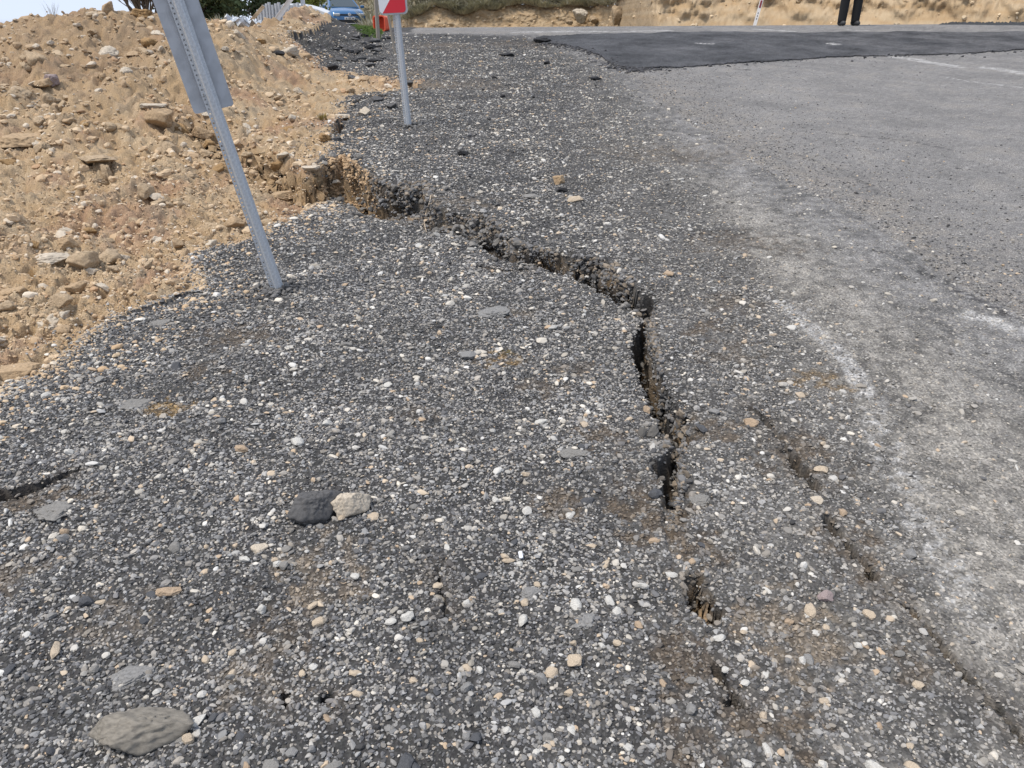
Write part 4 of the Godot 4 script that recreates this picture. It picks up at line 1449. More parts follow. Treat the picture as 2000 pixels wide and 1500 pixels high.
func build_loose_rocks() -> void:
	rock("stone_slab", "broad thick grey stone slab lying on the dark chippings", "slab", 278, 1408, 218, 108, "stone_slab", 1, 0.4, 0.6, "", 0.3)
	rock("asphalt_chunk", "dark broken asphalt chunk touching a cream rock", "asphalt chunk", 612, 985, 92, 80, "stone_chunk", 2, 0.5, 0.75)
	rock("rock", "cream limestone rock leaning against a dark asphalt chunk", "rock", 690, 980, 86, 58, "stone_limestone", 3, 0.45, 0.8)
	rock("rock", "long tan stone lying alone among the chippings above the grey slab", "rock", 331, 1148, 54, 30, "stone_tan", 4, 0.2, 0.5)
	rock("rock", "single cream stone between the tan stone and the cream rock", "rock", 509, 1067, 34, 25, "stone_limestone", 5, 0.3, 0.5)
	rock("rock", "round mauve stone beside the narrow cracks near the dusty road", "rock", 1610, 1160, 34, 27, "stone_mauve", 6, 0.0, 0.6)
	rock("rock", "tan rock on the upper shoulder perched against a black lump", "rock", 1091, 350, 28, 24, "stone_sand", 7, 0.0, 0.8)
	rock("tar_lump", "black lump of tar below the tan rock on the upper shoulder", "tar lump", 1098, 370, 24, 14, "stone_tar", 8, 0.0, 0.7)
	rock("rock", "flat cream rock just below the tan rock and black lump", "rock", 1124, 386, 34, 20, "stone_cream", 9, 0.2, 0.5)
	rock("rock", "pale flat flake below the cream rock near the crack lip", "rock", 1036, 380, 34, 13, "stone_bluegrey", 10, 0.0, 0.3)
	rock("rock", "curved tan pebble at the head of the narrow crack", "rock", 1466, 820, 32, 24, "stone_tan", 11, -0.5, 0.5)
	rock("rock", "large tan pebble between the narrow crack and the pale dust", "rock", 1604, 912, 26, 22, "stone_cream", 12, -0.5, 0.5)
	rock("rock", "white pebble lying in the narrow crack", "rock", 1595, 972, 28, 16, "stone_limestone", 13, 0.0, 0.5)
	rock("rock", "cream rock near the pale dust streak", "rock", 1561, 769, 24, 16, "stone_cream", 14, 0.0, 0.5)
	rock("rock", "ochre tan pebble on the standing side of the crack bend", "rock", 1308, 533, 24, 12, "stone_tan", 15, 0.2, 0.5)
	rock("rock", "flat grey flake with a dark underside beside ochre moss", "rock", 915, 690, 38, 20, "stone_grey", 16, 0.1, 0.5)
	# flat pale flakes of old surfacing set in the shoulder
	var k := 30
	for e in [[262, 782, 74, 36, "stone_bluegrey"], [112, 985, 84, 40, "stone_bluegrey"], [258, 1312, 108, 42, "stone_grey"], [1118, 878, 58, 30, "stone_bluegrey"], [1140, 1200, 66, 50, "stone_grey"], [1040, 1148, 48, 40, "stone_grey"], [965, 600, 70, 36, "stone_grey"], [1368, 965, 46, 40, "stone_bluegrey"], [312, 625, 46, 18, "stone_bluegrey"]]:
		rock("surfacing_flake", "flat grey flake of old surfacing set in the chippings", "flake", e[0], e[1], e[2], e[3], e[4], k, 0.35, 0.22, "flakes of old surfacing in the shoulder", 0.42)
		k += 1
	# rubble in the earth
	for e in [["white elongated rock in the rubble beside a round grey rock", 92, 500, 92, 32, "stone_limestone", 0.15, 0.5], ["round grey rock with a dark underside beside the white elongated rock", 165, 508, 60, 60, "stone_dust", 0.2, 0.75], ["small white rock at the foot of the round grey rock", 178, 528, 30, 24, "stone_limestone", 0.3, 0.7],
			["big tan boulder on the rubble ledge behind the leaning sign", 312, 228, 58, 46, "stone_sand", 0.0, 0.8], ["flat white slab lying on the big tan boulder", 297, 205, 52, 22, "stone_limestone", 0.25, 0.45], ["split ochre rock below the sign panel", 358, 253, 36, 30, "stone_ochre", 0.1, 0.8],
			["brown boulder beside the split ochre rock below the sign panel", 398, 258, 40, 32, "stone_sand", 0.1, 0.8], ["pale tan block below the brown boulder in the rubble", 330, 290, 30, 26, "stone_dust", 0.0, 0.8], ["wide low tan rock at the foot of the mound", 40, 270, 84, 44, "stone_sand", 0.1, 0.55],
			["long flat tan rock lying across the rubble slope", 190, 307, 80, 24, "stone_dust", 0.0, 0.5], ["tan rock resting at the asphalt edge beside the leaning post", 458, 430, 48, 34, "stone_sand", 0.0, 0.7], ["round tan stone near the broken asphalt edge", 350, 472, 26, 24, "stone_sand", 0.0, 0.7],
			["brown round rock in the rubble near the asphalt edge", 120, 585, 42, 34, "stone_dust", 0.0, 0.75], ["tan rock half sunk in earth beside the brown round rock", 148, 558, 40, 40, "stone_sand", 0.2, 0.7], ["large tan rock at the very edge of the asphalt", 40, 720, 80, 46, "stone_sand", 0.2, 0.5],
			["tan rock above the white elongated rock", 128, 472, 44, 34, "stone_sand", 0.2, 0.7], ["tan boulder with a pale chip beside it on the rubble slope", 288, 372, 36, 34, "stone_dust", 0.0, 0.8], ["cream chip beside a tan boulder on the rubble slope", 306, 382, 30, 18, "stone_limestone", 0.3, 0.6],
			["pinkish boulder on the lower mound face", 102, 155, 32, 28, "stone_mauve", 0.0, 0.8], ["pale rock on the lower mound face beside the pinkish boulder", 74, 162, 36, 18, "stone_limestone", -0.2, 0.6], ["pale flat rock high on the mound face", 126, 129, 26, 12, "stone_dust", 0.0, 0.6],
			["white rock on the earth right behind the sign panel edge", 438, 94, 18, 11, "stone_limestone", 0.0, 0.8], ["pale boulder on the mound crest by the bare tree", 294, 35, 18, 10, "stone_limestone", 0.0, 0.8], ["cream slab on the torn asphalt by the striped sign", 713, 214, 30, 22, "stone_limestone", 0.5, 0.6],
			["white overhanging rock at the scarp of the slumped earth", 608, 328, 36, 14, "stone_limestone", 0.1, 0.7], ["pale stone on the asphalt tip below the scarp", 657, 354, 18, 10, "stone_limestone", 0.0, 0.7], ["tan slab at the asphalt edge under the scarp", 558, 376, 50, 26, "stone_sand", 0.3, 0.5]]:
		rock("rock", e[0], "rock", e[1], e[2], e[3], e[4], e[5], k, e[6], e[7])
		k += 1
	for e in [[985, 106, 34, 9, "long black tar lump beside a pale stone on the far shoulder"], [1069, 122, 15, 11, "rounded black tar lump on the far shoulder"], [966, 151, 11, 8, "small black tar lump on the shoulder"], [1163, 152, 26, 8, "flat black tar lump beside the new asphalt tip"], [982, 187, 10, 9, "small black tar lump on the shoulder"], [545, 103, 26, 12, "black tar lump lying on bare earth"], [992, 166, 14, 5, "small black tar lump on the shoulder"], [944, 175, 9, 6, "small black tar lump on the shoulder"],
			[1062, 78, 36, 13, "heap of black asphalt at the tip of the new patch"], [650, 130, 22, 18, "black broken asphalt piece in the torn heap"], [905, 298, 24, 12, "black tar lump on the upper shoulder"]]:
		rock("tar_lump", e[4], "tar lump", e[0], e[1], e[2], e[3], "stone_tar", k, 0.0, 0.7, "small tar lumps" if e[4].begins_with("small black tar lump on") else "")
		k += 1
	# torn pieces of asphalt heaped by the earth
	var r := RandomNumberGenerator.new()
	r.seed = 808
	for n in 46:
		var u := r.randf_range(590, 760)
		var v := r.randf_range(68, 128)
		if u < 690 - (v - 60) * 1.0: continue
		var o := rock("asphalt_piece", "small dark torn asphalt piece in the heap beside the earth mound", "asphalt piece", u, v, r.randf_range(10, 26), r.randf_range(5, 11), "stone_chunk" if n % 3 else "stone_tar", k, r.randf() * 3.0, 0.7, "torn asphalt pieces")
		k += 1
	for e in [[670, 240], [680, 222], [735, 192], [765, 205], [800, 160], [820, 175], [690, 150], [655, 270]]:
		rock("asphalt_piece", "black torn asphalt piece along the ragged shoulder edge by the striped sign", "asphalt piece", e[0], e[1], r.randf_range(22, 40), r.randf_range(10, 18), "stone_chunk", k, r.randf() * 3.0, 0.6, "torn pieces along the shoulder edge")
		k += 1
	# boulders at the foot of the far cutting
	for e in [[1132, 36, 30, 26, "stone_limestone", "large pale boulder at the foot of the far cutting"], [1158, 43, 18, 16, "stone_dust", "grey boulder beside the large pale boulder at the cutting"], [1112, 47, 14, 10, "stone_dust", "small grey rock at the foot of the far cutting"], [1206, 34, 26, 34, "stone_dust", "leaning pale rock face where the cutting turns"]]:
		var p := flat_at(e[0], bank_foot(e[0]) - 0.3, 1.40)
		var d := depth_of(p)
		var o := put("boulder", stone_mesh(3, k, 12, 0.2, false), M[e[4]], self)
		k += 1
		var s := Vector3(e[2], e[3], e[2]) * d / FPX * 0.55
		o.transform = Transform3D(Basis.from_scale(s), p + Vector3.UP * ((57.0 - e[1]) * d / FPX))
		tag(o, e[5], "boulder")
	# a paper scrap and a root
	var p := ground_at(1017, 1090)
	var scrap := put("paper_scrap", box_mesh(Vector3(0.011, 0.006, 0.024), 0.002), M.sign_white, self)
	scrap.position = p + Vector3.UP * 0.011
	scrap.rotation = Vector3(0.2, 0.15, 0.1)
	tag(scrap, "small white rolled paper scrap on the chippings", "paper scrap")
	var st := st_new()
	var pts := []
	for e in [[842, 388, 0.02], [838, 410, 0.03], [832, 425, 0.03], [829, 442, 0.02], [833, 455, 0.005]]:
		pts.append(ground_at(e[0], e[1]) + Vector3.UP * e[2])
	for n in pts.size() - 1: tube(st, pts[n], pts[n + 1], 0.0035, 0.003, 5)
	tag(put("root", done(st), M.stone_cream, self), "thin pale root hanging over the crack", "root")

# ------------------------------------------------------------------ plants
func leaf_tree(called: String, label: String, base: Vector3, tall: float, wide: float, leaf: String, count: int, seed_: int, low: float) -> void:
	var r := RandomNumberGenerator.new()
	r.seed = seed_
	var t := thing(called, base, label, "tree")
	var st := st_new()
	tube(st, Vector3(0, -0.3, 0), Vector3(0.1, tall * 0.5, 0), 0.16, 0.09, 8)
	var clumps := []
	for k in 34:
		var a := r.randf() * TAU
		var h := lerpf(low, tall, r.randf())
		var w := wide * sqrt(maxf(0.05, 1.0 - pow((h - tall * 0.45) / (tall * 0.6), 2.0))) * r.randf_range(0.3, 1.0)
		var c := Vector3(cos(a) * w, h, sin(a) * w)
		clumps.append([c, r.randf_range(0.25, 0.6)])
		tube(st, Vector3(0.05, h * 0.45, 0), c, 0.035, 0.012, 5)
	put("trunk", done(st), M.bark, t)
	st = st_new()
	for k in count:
		var c: Array = clumps[r.randi() % clumps.size()]
		var d: Vector3 = Vector3(r.randfn(), r.randfn() * 0.75, r.randfn()) * c[1] * 0.55
		var p: Vector3 = c[0] + d
		if p.y < 0.0: continue
		var q := Basis(Quaternion(Vector3(r.randfn(), r.randfn(), r.randfn()).normalized(), r.randf() * TAU))
		var s := r.randf_range(0.05, 0.11)
		quad(st, p - q.x * s, p + q.y * s * 0.5, p + q.x * s, p - q.y * s * 0.5)
	put("crown", done(st), M[leaf], t)

func branch(st: SurfaceTool, a: Vector3, d: Vector3, length: float, rad: float, level: int, r: RandomNumberGenerator) -> void:
	var b := a + d * length
	tube(st, a, b, rad, rad * 0.65, 5 if level > 1 else 3)
	if level == 0: return
	for k in (4 if level > 1 else 5):
		var nd := (d + Vector3(r.randfn(), absf(r.randfn()) * 0.6, r.randfn()) * 0.33).normalized()
		branch(st, a + d * length * r.randf_range(0.35, 1.0), nd, length * r.randf_range(0.55, 0.85), rad * 0.55, level - 1, r)

func build_plants() -> void:
	var r := RandomNumberGenerator.new()
	r.seed = 55
	var t := thing("bare_tree", flat_at(292, 22.0, 1.2), "leafless broom shaped tree behind the earth mound", "tree")
	var st := st_new()
	for k in 9:
		var lean := Vector3(r.randf_range(-0.55, 0.5), 1.0, r.randf_range(-0.4, 0.4)).normalized()
		branch(st, Vector3(r.randf_range(-0.15, 0.15), 0.1, r.randf_range(-0.15, 0.15)), lean, r.randf_range(0.7, 1.1), 0.045, 4, r)
	put("trunk", done(st), M.bark, t)
	leaf_tree("evergreen_tree", "dense dark evergreen behind the crumpled steel sheet", flat_at(452, 30.0, 1.2), 4.5, 1.7, "leaf_dark", 9000, 11, 0.1)
	leaf_tree("evergreen_tree", "dark evergreen bush just behind the sign panel edge", flat_at(392, 26.0, 1.2), 3.0, 0.9, "leaf_dark", 5000, 12, 0.1)
	leaf_tree("evergreen_tree", "dark evergreen standing behind the corrugated steel", flat_at(508, 34.0, 1.2), 4.0, 1.3, "leaf_dark", 5000, 14, 0.2)
	leaf_tree("yellow_bush", "yellow green leafy bush behind the steel pole", flat_at(590, 36.0, 1.3), 3.0, 1.3, "leaf_light", 5000, 13, 0.5)
	# grass tufts
	var tall := tuft_mesh(26, 0.55, 0.016, 3)
	var g := thing("grass_tuft", Vector3(-4.82, height(-4.82, 9.0) - 0.02, -9.0), "sparse dry grass tuft on the crest of the mound", "grass tuft")
	var o := put("blades", tall, M.twig, g)
	o.scale = Vector3(0.22, 0.2, 0.22)
	g = thing("moss_tuft", ground_at(630, 232) - Vector3.UP * 0.01, "yellow brown moss tuft on earth beside the torn asphalt", "moss tuft")
	o = put("blades", tuft_mesh(60, 0.8, 0.12, 9), M.moss, g)
	o.scale = Vector3(0.085, 0.07, 0.085)
	g = thing("moss_tuft", ground_at(980, 690), "low ochre moss tuft among the chippings beside a grey flake", "moss tuft")
	o = put("blades", tuft_mesh(50, 1.0, 0.10, 10), M.moss, g)
	o.scale = Vector3(0.06, 0.012, 0.035)
	var buf := PackedFloat32Array()
	for k in 1700:
		var u := r.randf_range(672, 745)
		var v := r.randf_range(56, 74)
		if v > 60 + (u - 676) * 0.5: continue
		var f := lerpf(16.0, 12.8, clampf((v - 54.0) / 20.0, 0, 1))
		var q := flat_at(u, f + r.randf_range(-0.2, 0.4), 0)
		var s := r.randf_range(0.03, 0.065)
		push_copy(buf, Basis(Vector3.UP, r.randf() * TAU).scaled(Vector3(s, s, s)), Vector3(q.x, height(q.x, -q.z) - 0.005, q.z), Color(1, 1, 1) * r.randf_range(0.7, 1.3))
	M.green_grass.vertex_color_use_as_albedo = true
	var gr := copies("grass", tuft_mesh(18, 0.8, 0.10, 6), M.green_grass, buf, self)
	tag(gr, "patch of short green grass below the parked car", "grass")
	# scrub on the ground behind the mound
	for e in [[430, 22.0, 0.5], [455, 21.0, 0.42], [410, 20.0, 0.35], [722, 30.0, 0.5], [730, 34.0, 0.9], [718, 24.0, 0.25]]:
		var s := thing("scrub_bush", flat_at(e[0], e[1], 1.36), "small grey green bush on rough ground behind the mounds", "bush", "small bushes behind the mounds")
		var b := put("blades", tuft_mesh(90, 1.0, 0.12, int(e[0])), M.scrub, s)
		b.scale = Vector3(e[2], e[2] * 0.9, e[2])

# ------------------------------------------------------------------ things in the distance
func build_far_things() -> void:
	build_car()
	# corrugated steel
	var t := thing("corrugated_steel", flat_at(551, 19.0, 1.32), "upright bent corrugated grey steel behind the small earth mound", "steel sheet")
	t.rotation.y = 0.15
	for k in 16:
		var st := st_new()
		var h := 0.62 + 0.03 * sin(k * 2.1) - (0.12 if k < 2 else 0.0)
		var x := (k - 7.5) * 0.066
		var z := 0.10 * sin(k * 0.3)
		var pr := [Vector2(-0.033, 0), Vector2(-0.020, 0.004), Vector2(-0.012, 0.035), Vector2(0.012, 0.035), Vector2(0.020, 0.004), Vector2(0.033, 0)]
		for e in pr.size() - 1: quad(st, Vector3(pr[e].x, -0.1, pr[e].y), Vector3(pr[e].x, h, pr[e].y), Vector3(pr[e + 1].x, h, pr[e + 1].y), Vector3(pr[e + 1].x, -0.1, pr[e + 1].y))
		for e in pr.size() - 1: quad(st, Vector3(pr[e + 1].x, -0.1, pr[e + 1].y - 0.004), Vector3(pr[e + 1].x, h, pr[e + 1].y - 0.004), Vector3(pr[e].x, h, pr[e].y - 0.004), Vector3(pr[e].x, -0.1, pr[e].y - 0.004))
		var o := put("rib", done(st), M.galvanised, t)
		o.position = Vector3(x, 0, z)
		o.rotation.z = -0.03 + 0.012 * sin(k * 1.7)
	# crumpled sheet
	t = thing("crumpled_sheet", flat_at(497, 16.5, 1.50), "crumpled shiny grey steel sheet lying on the earth", "steel sheet")
	var st := st_new()
	var n1 := FastNoiseLite.new()
	n1.seed = 17
	n1.frequency = 3.2
	var gp := func(i: int, j: int) -> Vector3:
		var a := i / 26.0
		var b := j / 10.0
		return Vector3((a - 0.5) * 0.95, 0.10 - 0.14 * a + n1.get_noise_2d(a * 1.4, b * 0.6) * 0.16 + 0.05 * sin(b * 9.0 + a * 4.0), (0.5 - b) * 0.5 + n1.get_noise_2d(b + 5.0, a * 1.3) * 0.16)
	for i in 26:
		for j in 10: quad(st, gp.call(i, j), gp.call(i, j + 1), gp.call(i + 1, j + 1), gp.call(i + 1, j))
	put("sheet", done(st), M.galvanised, t)
	# guardrail beam torn loose
	t = thing("guardrail_beam", Vector3.ZERO, "bent loose guardrail beam in front of the blue car", "guardrail")
	st = st_new()
	var path := [at(556, 19, 23.5), at(590, 20, 22.0), at(612, 24, 20.8), at(630, 30, 19.6), at(646, 37, 18.6)]
	var prof := [Vector2(-0.155, 0.0), Vector2(-0.11, 0.07), Vector2(-0.05, 0.07), Vector2(0.0, 0.0), Vector2(0.05, 0.07), Vector2(0.11, 0.07), Vector2(0.155, 0.0)]
	for k in path.size() - 1:
		for e in prof.size() - 1:
			var q := []
			for w in [[k, e], [k, e + 1], [k + 1, e + 1], [k + 1, e]]:
				var dirn: Vector3 = (path[mini(w[0] + 1, path.size() - 1)] - path[maxi(w[0] - 1, 0)]).normalized()
				var out := dirn.cross(Vector3.UP).normalized() * -1.0
				q.append(path[w[0]] + Vector3.UP * prof[w[1]].x - out * prof[w[1]].y)
			quad(st, q[0], q[1], q[2], q[3])
	put("beam", done(st), M.galvanised, t)
	# loose rails and poles
	for e in [[537, 42, 571, -6, 17.5, 0.045, "pale steel rail leaning over the corrugated steel", "post_white", "steel_rail", "rail"], [593, 30, 589, -30, 21.0, 0.05, "upright grey steel pole behind the small earth mound", "galvanised", "steel_pole", "pole"], [503, 26, 515, 12, 18.5, 0.035, "short broken plank end sticking up beside the corrugated steel", "stone_dust", "broken_plank", "plank"]]:
		var a := at(e[0], e[1], e[4])
		var b := at(e[2], e[3], e[4] + 0.1)
		var o := thing(e[8], a, e[6], e[9])
		o.basis = stand(a, b, Vector3(0.3, 0, 1))
		var l := a.distance_to(b)
		st = st_new()
		var w: float = e[5]
		if e[7] == "stone_dust": add_box(st, Transform3D(Basis.IDENTITY, Vector3(0, l / 2 - 0.1, 0)), Vector3(w * 2, l + 0.2, 0.03), 0.004)
		else:   # open channel
			add_box(st, Transform3D(Basis.IDENTITY, Vector3(0, l / 2 - 0.15, 0)), Vector3(w * 2, l + 0.3, 0.006), 0.001)
			for s in [-1.0, 1.0]: add_box(st, Transform3D(Basis.IDENTITY, Vector3(s * (w - 0.003), l / 2 - 0.15, 0.023)), Vector3(0.006, l + 0.3, 0.04), 0.001)
		put("shaft", done(st), M[e[7]], o)
	# orange tub
	var p := flat_at(746, 14.4, height(flat_at(746, 14.4, 0).x, 14.4) - 0.01)
	t = thing("plastic_tub", p, "orange red plastic tub tipped on its side by the square post", "tub")
	t.rotation.y = -0.35
	st = st_new()
	var outer := round_rect(0.23, 0.25, 0.05)
	for k in outer.size():
		var a := outer[k]
		var b := outer[(k + 1) % outer.size()]
		var ai := Vector2(a.x * 0.86, 0.125 + (a.y - 0.125) * 0.86)
		var bi := Vector2(b.x * 0.86, 0.125 + (b.y - 0.125) * 0.86)
		var ab := Vector2(a.x * 0.72, 0.125 + (a.y - 0.125) * 0.72)
		var bb := Vector2(b.x * 0.72, 0.125 + (b.y - 0.125) * 0.72)
		quad(st, v3(a, 0.1), v3(b, 0.1), v3(bi, 0.1), v3(ai, 0.1))
		quad(st, v3(ai, 0.1), v3(bi, 0.1), v3(bb, -0.06), v3(ab, -0.06))
		quad(st, v3(b, 0.1), v3(a, 0.1), v3(ai, -0.1), v3(bi, -0.1))
		for w in [v3(ab, -0.06), v3(bb, -0.06), Vector3(0, 0.125, -0.06)]: st.add_vertex(w)
		for w in [v3(bi, -0.1), v3(ai, -0.1), Vector3(0, 0.125, -0.1)]: st.add_vertex(w)
	put("shell", done(st), M.orange_plastic, t)

func build_car() -> void:
	var p := flat_at(684, 43.0, 1.36)
	var t := thing("parked_car", p, "blue hatchback car parked facing the road behind the grass", "car")
	t.rotation.y = 0.42
	# x across, z towards the front (+z faces the viewer), y up; body lofted from cross-sections along z
	var sect := [   # z, half width at sill, half width at belt, sill height, belt height
		[0.0, 0.70, 0.74, 0.22, 0.66], [-0.06, 0.80, 0.84, 0.20, 0.74], [-0.25, 0.86, 0.89, 0.19, 0.82], [-0.9, 0.88, 0.90, 0.19, 0.95], [-1.15, 0.88, 0.90, 0.19, 0.99], [-2.6, 0.88, 0.90, 0.19, 1.02], [-3.8, 0.86, 0.88, 0.2, 1.05], [-4.15, 0.80, 0.82, 0.24, 1.0], [-4.2, 0.74, 0.76, 0.28, 0.9]]
	var st := st_new()
	st.set_smooth_group(0)
	var loops := []
	for s in sect:
		var l := []
		for e in [[-0.9, 0.0], [-1.0, 0.12], [-1.0, 0.55], [-0.97, 0.9], [-0.82, 1.0], [0.0, 1.04], [0.82, 1.0], [0.97, 0.9], [1.0, 0.55], [1.0, 0.12], [0.9, 0.0]]:
			var w: float = lerpf(s[1], s[2], e[1])
			l.append(Vector3(e[0] * w, lerpf(s[3], s[4], e[1]), s[0]))
		loops.append(l)
	for k in loops.size() - 1:
		for e in 11: quad(st, loops[k][e], loops[k][(e + 1) % 11], loops[k + 1][(e + 1) % 11], loops[k + 1][e])
	for e in range(1, 10):
		for w in [loops[0][0], loops[0][e + 1], loops[0][e]]: st.add_vertex(w)
		for w in [loops[8][0], loops[8][e], loops[8][e + 1]]: st.add_vertex(w)
	var body := put("body", done(st, true), M.car_paint, t)
	# cabin: roof and pillars painted, glass set in
	st = st_new()
	var lo := [Vector3(-0.78, 0.98, -0.95), Vector3(0.78, 0.98, -0.95), Vector3(0.80, 1.0, -3.75), Vector3(-0.80, 1.0, -3.75)]
	var hi := [Vector3(-0.60, 1.45, -1.75), Vector3(0.60, 1.45, -1.75), Vector3(0.60, 1.44, -3.45), Vector3(-0.60, 1.44, -3.45)]
	for k in 4: quad(st, lo[k], hi[k], hi[(k + 1) % 4], lo[(k + 1) % 4])
	quad(st, hi[0], hi[3], hi[2], hi[1])
	put("cabin", done(st), M.car_paint, t)
	var pane := func(called: String, a: Vector3, b: Vector3, c: Vector3, d: Vector3, inset: float) -> void:
		var s := st_new()
		var m := (a + b + c + d) / 4.0
		var n := (b - a).cross(d - a).normalized() * -0.006
		quad(s, a.lerp(m, inset) - n, b.lerp(m, inset) - n, c.lerp(m, inset) - n, d.lerp(m, inset) - n)
		quad(s, d.lerp(m, inset) + n * -2.0, c.lerp(m, inset) + n * -2.0, b.lerp(m, inset) + n * -2.0, a.lerp(m, inset) + n * -2.0)
		put(called, done(s), M.glass_dark, t)
	pane.call("windscreen", lo[0], lo[1], hi[1], hi[0], 0.10)
	pane.call("side_window", lo[3], lo[0], hi[0], hi[3], 0.16)
	pane.call("side_window", lo[1], lo[2], hi[2], hi[1], 0.16)
	pane.call("rear_window", lo[2], lo[3], hi[3], hi[2], 0.14)
	for e in [["grille", Vector3(0, 0.63, 0.01), Vector3(1.0, 0.075, 0.03), "black_plastic"], ["lower_grille", Vector3(0, 0.33, 0.0), Vector3(1.15, 0.15, 0.05), "black_plastic"], ["bumper_trim", Vector3(0, 0.235, 0.01), Vector3(1.3, 0.035, 0.06), "chrome"], ["plate", Vector3(0, 0.47, 0.02), Vector3(0.52, 0.115, 0.02), "plate"]]:
		var o := put(e[0], box_mesh(e[2], 0.008), M[e[3]], t)
		o.position = e[1]
		if e[0] == "plate":
			for k in [-3.0, -2.3, -0.75, 0.0, 0.75, 2.0, 2.7, 3.4]:
				var q := put("plate_mark", box_mesh(Vector3(0.03, 0.07, 0.004)), M.ink, o)
				q.position = Vector3(k * 0.062, 0, 0.011)
	for s in [-1.0, 1.0]:
		var o := put("headlight", box_mesh(Vector3(0.34, 0.13, 0.2), 0.03), M.lamp_glass, t)
		o.position = Vector3(s * 0.62, 0.64, -0.06)
		o.rotation.y = s * 0.35
		var mi := put("mirror", box_mesh(Vector3(0.2, 0.13, 0.1), 0.03), M.car_paint, t)
		mi.position = Vector3(s * 0.98, 1.02, -1.15)
		for z in [-0.78, -3.4]:
			var w := CylinderMesh.new()
			w.top_radius = 0.31
			w.bottom_radius = 0.31
			w.height = 0.2
			w.radial_segments = 28
			var wh := put("wheel", w, M.rubber, t)
			wh.position = Vector3(s * 0.81, 0.31, z)
			wh.rotation.z = PI / 2
			var rm := CylinderMesh.new()
			rm.top_radius = 0.2
			rm.bottom_radius = 0.2
			rm.height = 0.215
			rm.radial_segments = 20
			put("rim", rm, M.chrome, wh)
	var em := CylinderMesh.new()
	em.top_radius = 0.075
	em.bottom_radius = 0.085
	em.height = 0.03
	em.radial_segments = 24
	var badge := put("emblem", em, M.chrome, t)
	badge.position = Vector3(0, 0.635, 0.035)
	badge.rotation.x = PI / 2
	var st2 := st_new()
	for s in [-1.0, 1.0]:
		add_box(st2, Transform3D(Basis(Vector3.UP, s * 0.42), Vector3(s * 0.028, 0.017, 0.0)), Vector3(0.010, 0.004, 0.11))
	put("emblem_mark", done(st2), M.ink, badge)

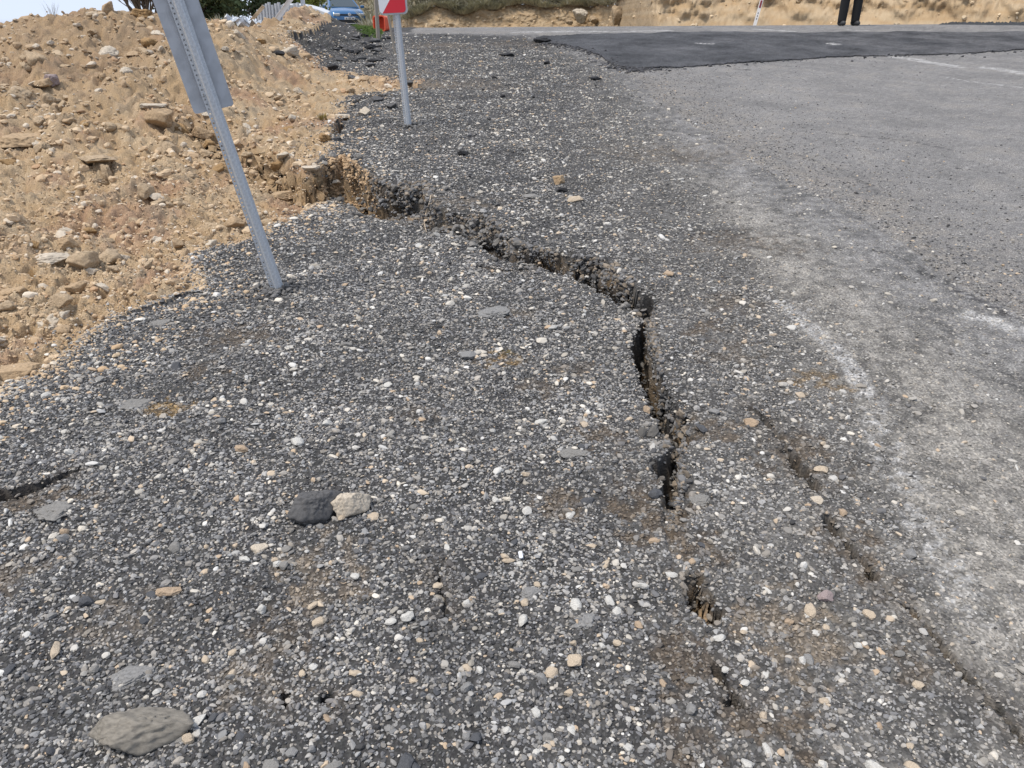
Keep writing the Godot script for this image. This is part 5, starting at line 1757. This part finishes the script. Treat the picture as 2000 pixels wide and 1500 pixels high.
# ------------------------------------------------------------------ the person
func build_person() -> void:
	# joints: feet apart, legs straight, arms hanging; y up, the figure faces the viewer
	var bones := [   # a, b, radius at a, radius at b
		[Vector3(0.13, 0.09, 0), Vector3(0.125, 0.48, 0.01), 0.062, 0.070], [Vector3(0.125, 0.48, 0.01), Vector3(0.095, 0.90, 0), 0.072, 0.095],
		[Vector3(-0.13, 0.09, 0), Vector3(-0.125, 0.48, 0.01), 0.062, 0.070], [Vector3(-0.125, 0.48, 0.01), Vector3(-0.095, 0.90, 0), 0.072, 0.095],
		[Vector3(0, 0.95, 0), Vector3(0, 1.15, 0), 0.15, 0.145], [Vector3(0, 1.15, 0), Vector3(0, 1.36, 0), 0.145, 0.14], [Vector3(-0.15, 1.40, 0), Vector3(0.15, 1.40, 0), 0.075, 0.075],
		[Vector3(0, 1.42, 0), Vector3(0, 1.53, 0.01), 0.06, 0.055],
		[Vector3(0.19, 1.40, 0), Vector3(0.25, 1.12, -0.01), 0.06, 0.048], [Vector3(0.25, 1.12, -0.01), Vector3(0.26, 0.88, 0.04), 0.046, 0.034],
		[Vector3(-0.19, 1.40, 0), Vector3(-0.25, 1.12, -0.01), 0.06, 0.048], [Vector3(-0.25, 1.12, -0.01), Vector3(-0.26, 0.88, 0.04), 0.046, 0.034]]
	for s in [-1.0, 1.0]:
		bones.append([Vector3(s * 0.26, 0.87, 0.04), Vector3(s * 0.262, 0.80, 0.05), 0.032, 0.03])
		for k in 4: bones.append([Vector3(s * 0.262, 0.80, 0.028 + k * 0.016), Vector3(s * 0.255, 0.72 + absf(k - 1.5) * 0.008, 0.034 + k * 0.014), 0.0095, 0.008])
		bones.append([Vector3(s * 0.255, 0.85, 0.075), Vector3(s * 0.245, 0.79, 0.092), 0.011, 0.009])
	# head with nose, ears
	bones.append([Vector3(0, 1.60, 0.02), Vector3(0, 1.68, 0.0), 0.078, 0.09])
	bones.append([Vector3(0, 1.615, 0.095), Vector3(0, 1.645, 0.088), 0.014, 0.009])
	for s in [-1.0, 1.0]: bones.append([Vector3(s * 0.088, 1.61, 0), Vector3(s * 0.092, 1.65, 0), 0.014, 0.016])
	var p := at(1656, 47.5, 15.6)
	p.y = plane(p.x, 15.6) + 0.004
	var t := thing("person", p, "person in black trousers and dark shoes standing on the far road edge", "person")
	t.rotation.y = 0.15
	var body := put("body", nets(bones, 0.016), M.skin, t)
	# clothes follow the same bones, a little wider
	var wide := func(from: int, to: int, more: float, extra := []) -> Array:
		var out := []
		for k in range(from, to):
			var b: Array = bones[k]
			out.append([b[0], b[1], b[2] + more, b[3] + more])
		out.append_array(extra)
		return out
	put("trousers", nets(wide.call(0, 4, 0.012, [[Vector3(-0.06, 0.93, 0), Vector3(0.06, 0.93, 0), 0.13, 0.13], [Vector3(0, 0.95, 0), Vector3(0, 1.02, 0), 0.155, 0.155]]), 0.018), M.trousers, t)
	put("jacket", nets(wide.call(4, 7, 0.02) + wide.call(8, 12, 0.014), 0.02), M.jacket, t)
	put("hair", nets([[Vector3(0, 1.68, -0.02), Vector3(0, 1.71, -0.01), 0.092, 0.085]], 0.014), M.hair, t)
	for s in [-1.0, 1.0]:
		var sh := put("shoe", nets([[Vector3(s * 0.13, 0.045, -0.05), Vector3(s * 0.14, 0.038, 0.09), 0.046, 0.042], [Vector3(s * 0.13, 0.05, -0.04), Vector3(s * 0.13, 0.10, -0.01), 0.05, 0.05]], 0.012), M.shoe, t)
		var e := put("eye", box_mesh(Vector3(0.022, 0.01, 0.006), 0.003), M.ink, t)
		e.position = Vector3(s * 0.033, 1.648, 0.088)
	var mo := put("mouth", box_mesh(Vector3(0.045, 0.008, 0.006), 0.002), M.reflector, t)
	mo.position = Vector3(0, 1.575, 0.094)

func nets(bones: Array, cell: float) -> ArrayMesh:   # surface nets over a smooth union of tapered capsules
	var lo := Vector3(1e9, 1e9, 1e9)
	var hi := -lo
	for b in bones:
		for e in 2:
			var m: Vector3 = Vector3.ONE * (b[2 + e] + cell * 2.0)
			lo = lo.min(b[e] - m)
			hi = hi.max(b[e] + m)
	var n := Vector3i((hi - lo) / cell) + Vector3i(2, 2, 2)
	var val := PackedFloat32Array()
	val.resize(n.x * n.y * n.z)
	val.fill(1.0)
	for b in bones:
		var a: Vector3 = b[0]
		var ab: Vector3 = b[1] - b[0]
		var m: float = maxf(b[2], b[3]) + cell * 2.5
		var i0 := Vector3i((a.min(b[1]) - Vector3.ONE * m - lo) / cell).clamp(Vector3i.ZERO, n - Vector3i.ONE)
		var i1 := Vector3i((a.max(b[1]) + Vector3.ONE * m - lo) / cell).clamp(Vector3i.ZERO, n - Vector3i.ONE)
		for z in range(i0.z, i1.z + 1):
			for y in range(i0.y, i1.y + 1):
				for x in range(i0.x, i1.x + 1):
					var p := lo + Vector3(x, y, z) * cell
					var t := clampf((p - a).dot(ab) / maxf(ab.length_squared(), 1e-9), 0, 1)
					var d: float = p.distance_to(a + ab * t) - lerpf(b[2], b[3], t)
					var o := (z * n.y + y) * n.x + x
					var k := minf(0.02, b[2])
					var hh := maxf(k - absf(d - val[o]), 0.0) / k
					val[o] = minf(d, val[o]) - hh * hh * k * 0.25
	var ids := {}
	var pts := PackedVector3Array()
	var st := st_new()
	st.set_smooth_group(0)
	var step := [1, n.x, n.x * n.y]
	for z in n.z - 1:
		for y in n.y - 1:
			for x in n.x - 1:
				var o := (z * n.y + y) * n.x + x
				var sum := Vector3.ZERO
				var c := 0
				var inside := 0
				for k in 8:
					if val[o + (k & 1) + ((k >> 1) & 1) * step[1] + (k >> 2) * step[2]] < 0: inside += 1
				if inside == 0 or inside == 8: continue
				for k in 8:
					var ca := Vector3(k & 1, (k >> 1) & 1, k >> 2)
					var va := val[o + (k & 1) + ((k >> 1) & 1) * step[1] + (k >> 2) * step[2]]
					for ax in 3:
						if k & (1 << ax): continue
						var k2 := k | (1 << ax)
						var vb := val[o + (k2 & 1) + ((k2 >> 1) & 1) * step[1] + (k2 >> 2) * step[2]]
						if (va < 0) == (vb < 0): continue
						var q := ca
						q[ax] += va / (va - vb)
						sum += q
						c += 1
				ids[o] = pts.size()
				pts.append(lo + (Vector3(x, y, z) + sum / c) * cell)
	for o in ids:
		for ax in 3:
			var va := val[o]
			var vb := val[o + step[ax]]
			if (va < 0) == (vb < 0): continue
			var u: int = step[(ax + 1) % 3]
			var v: int = step[(ax + 2) % 3]
			if not (ids.has(o - u) and ids.has(o - v) and ids.has(o - u - v)): continue
			var q := [pts[ids[o]], pts[ids[o - u]], pts[ids[o - u - v]], pts[ids[o - v]]]
			if va < 0: q.reverse()
			quad(st, q[0], q[1], q[2], q[3])
	return done(st, true)
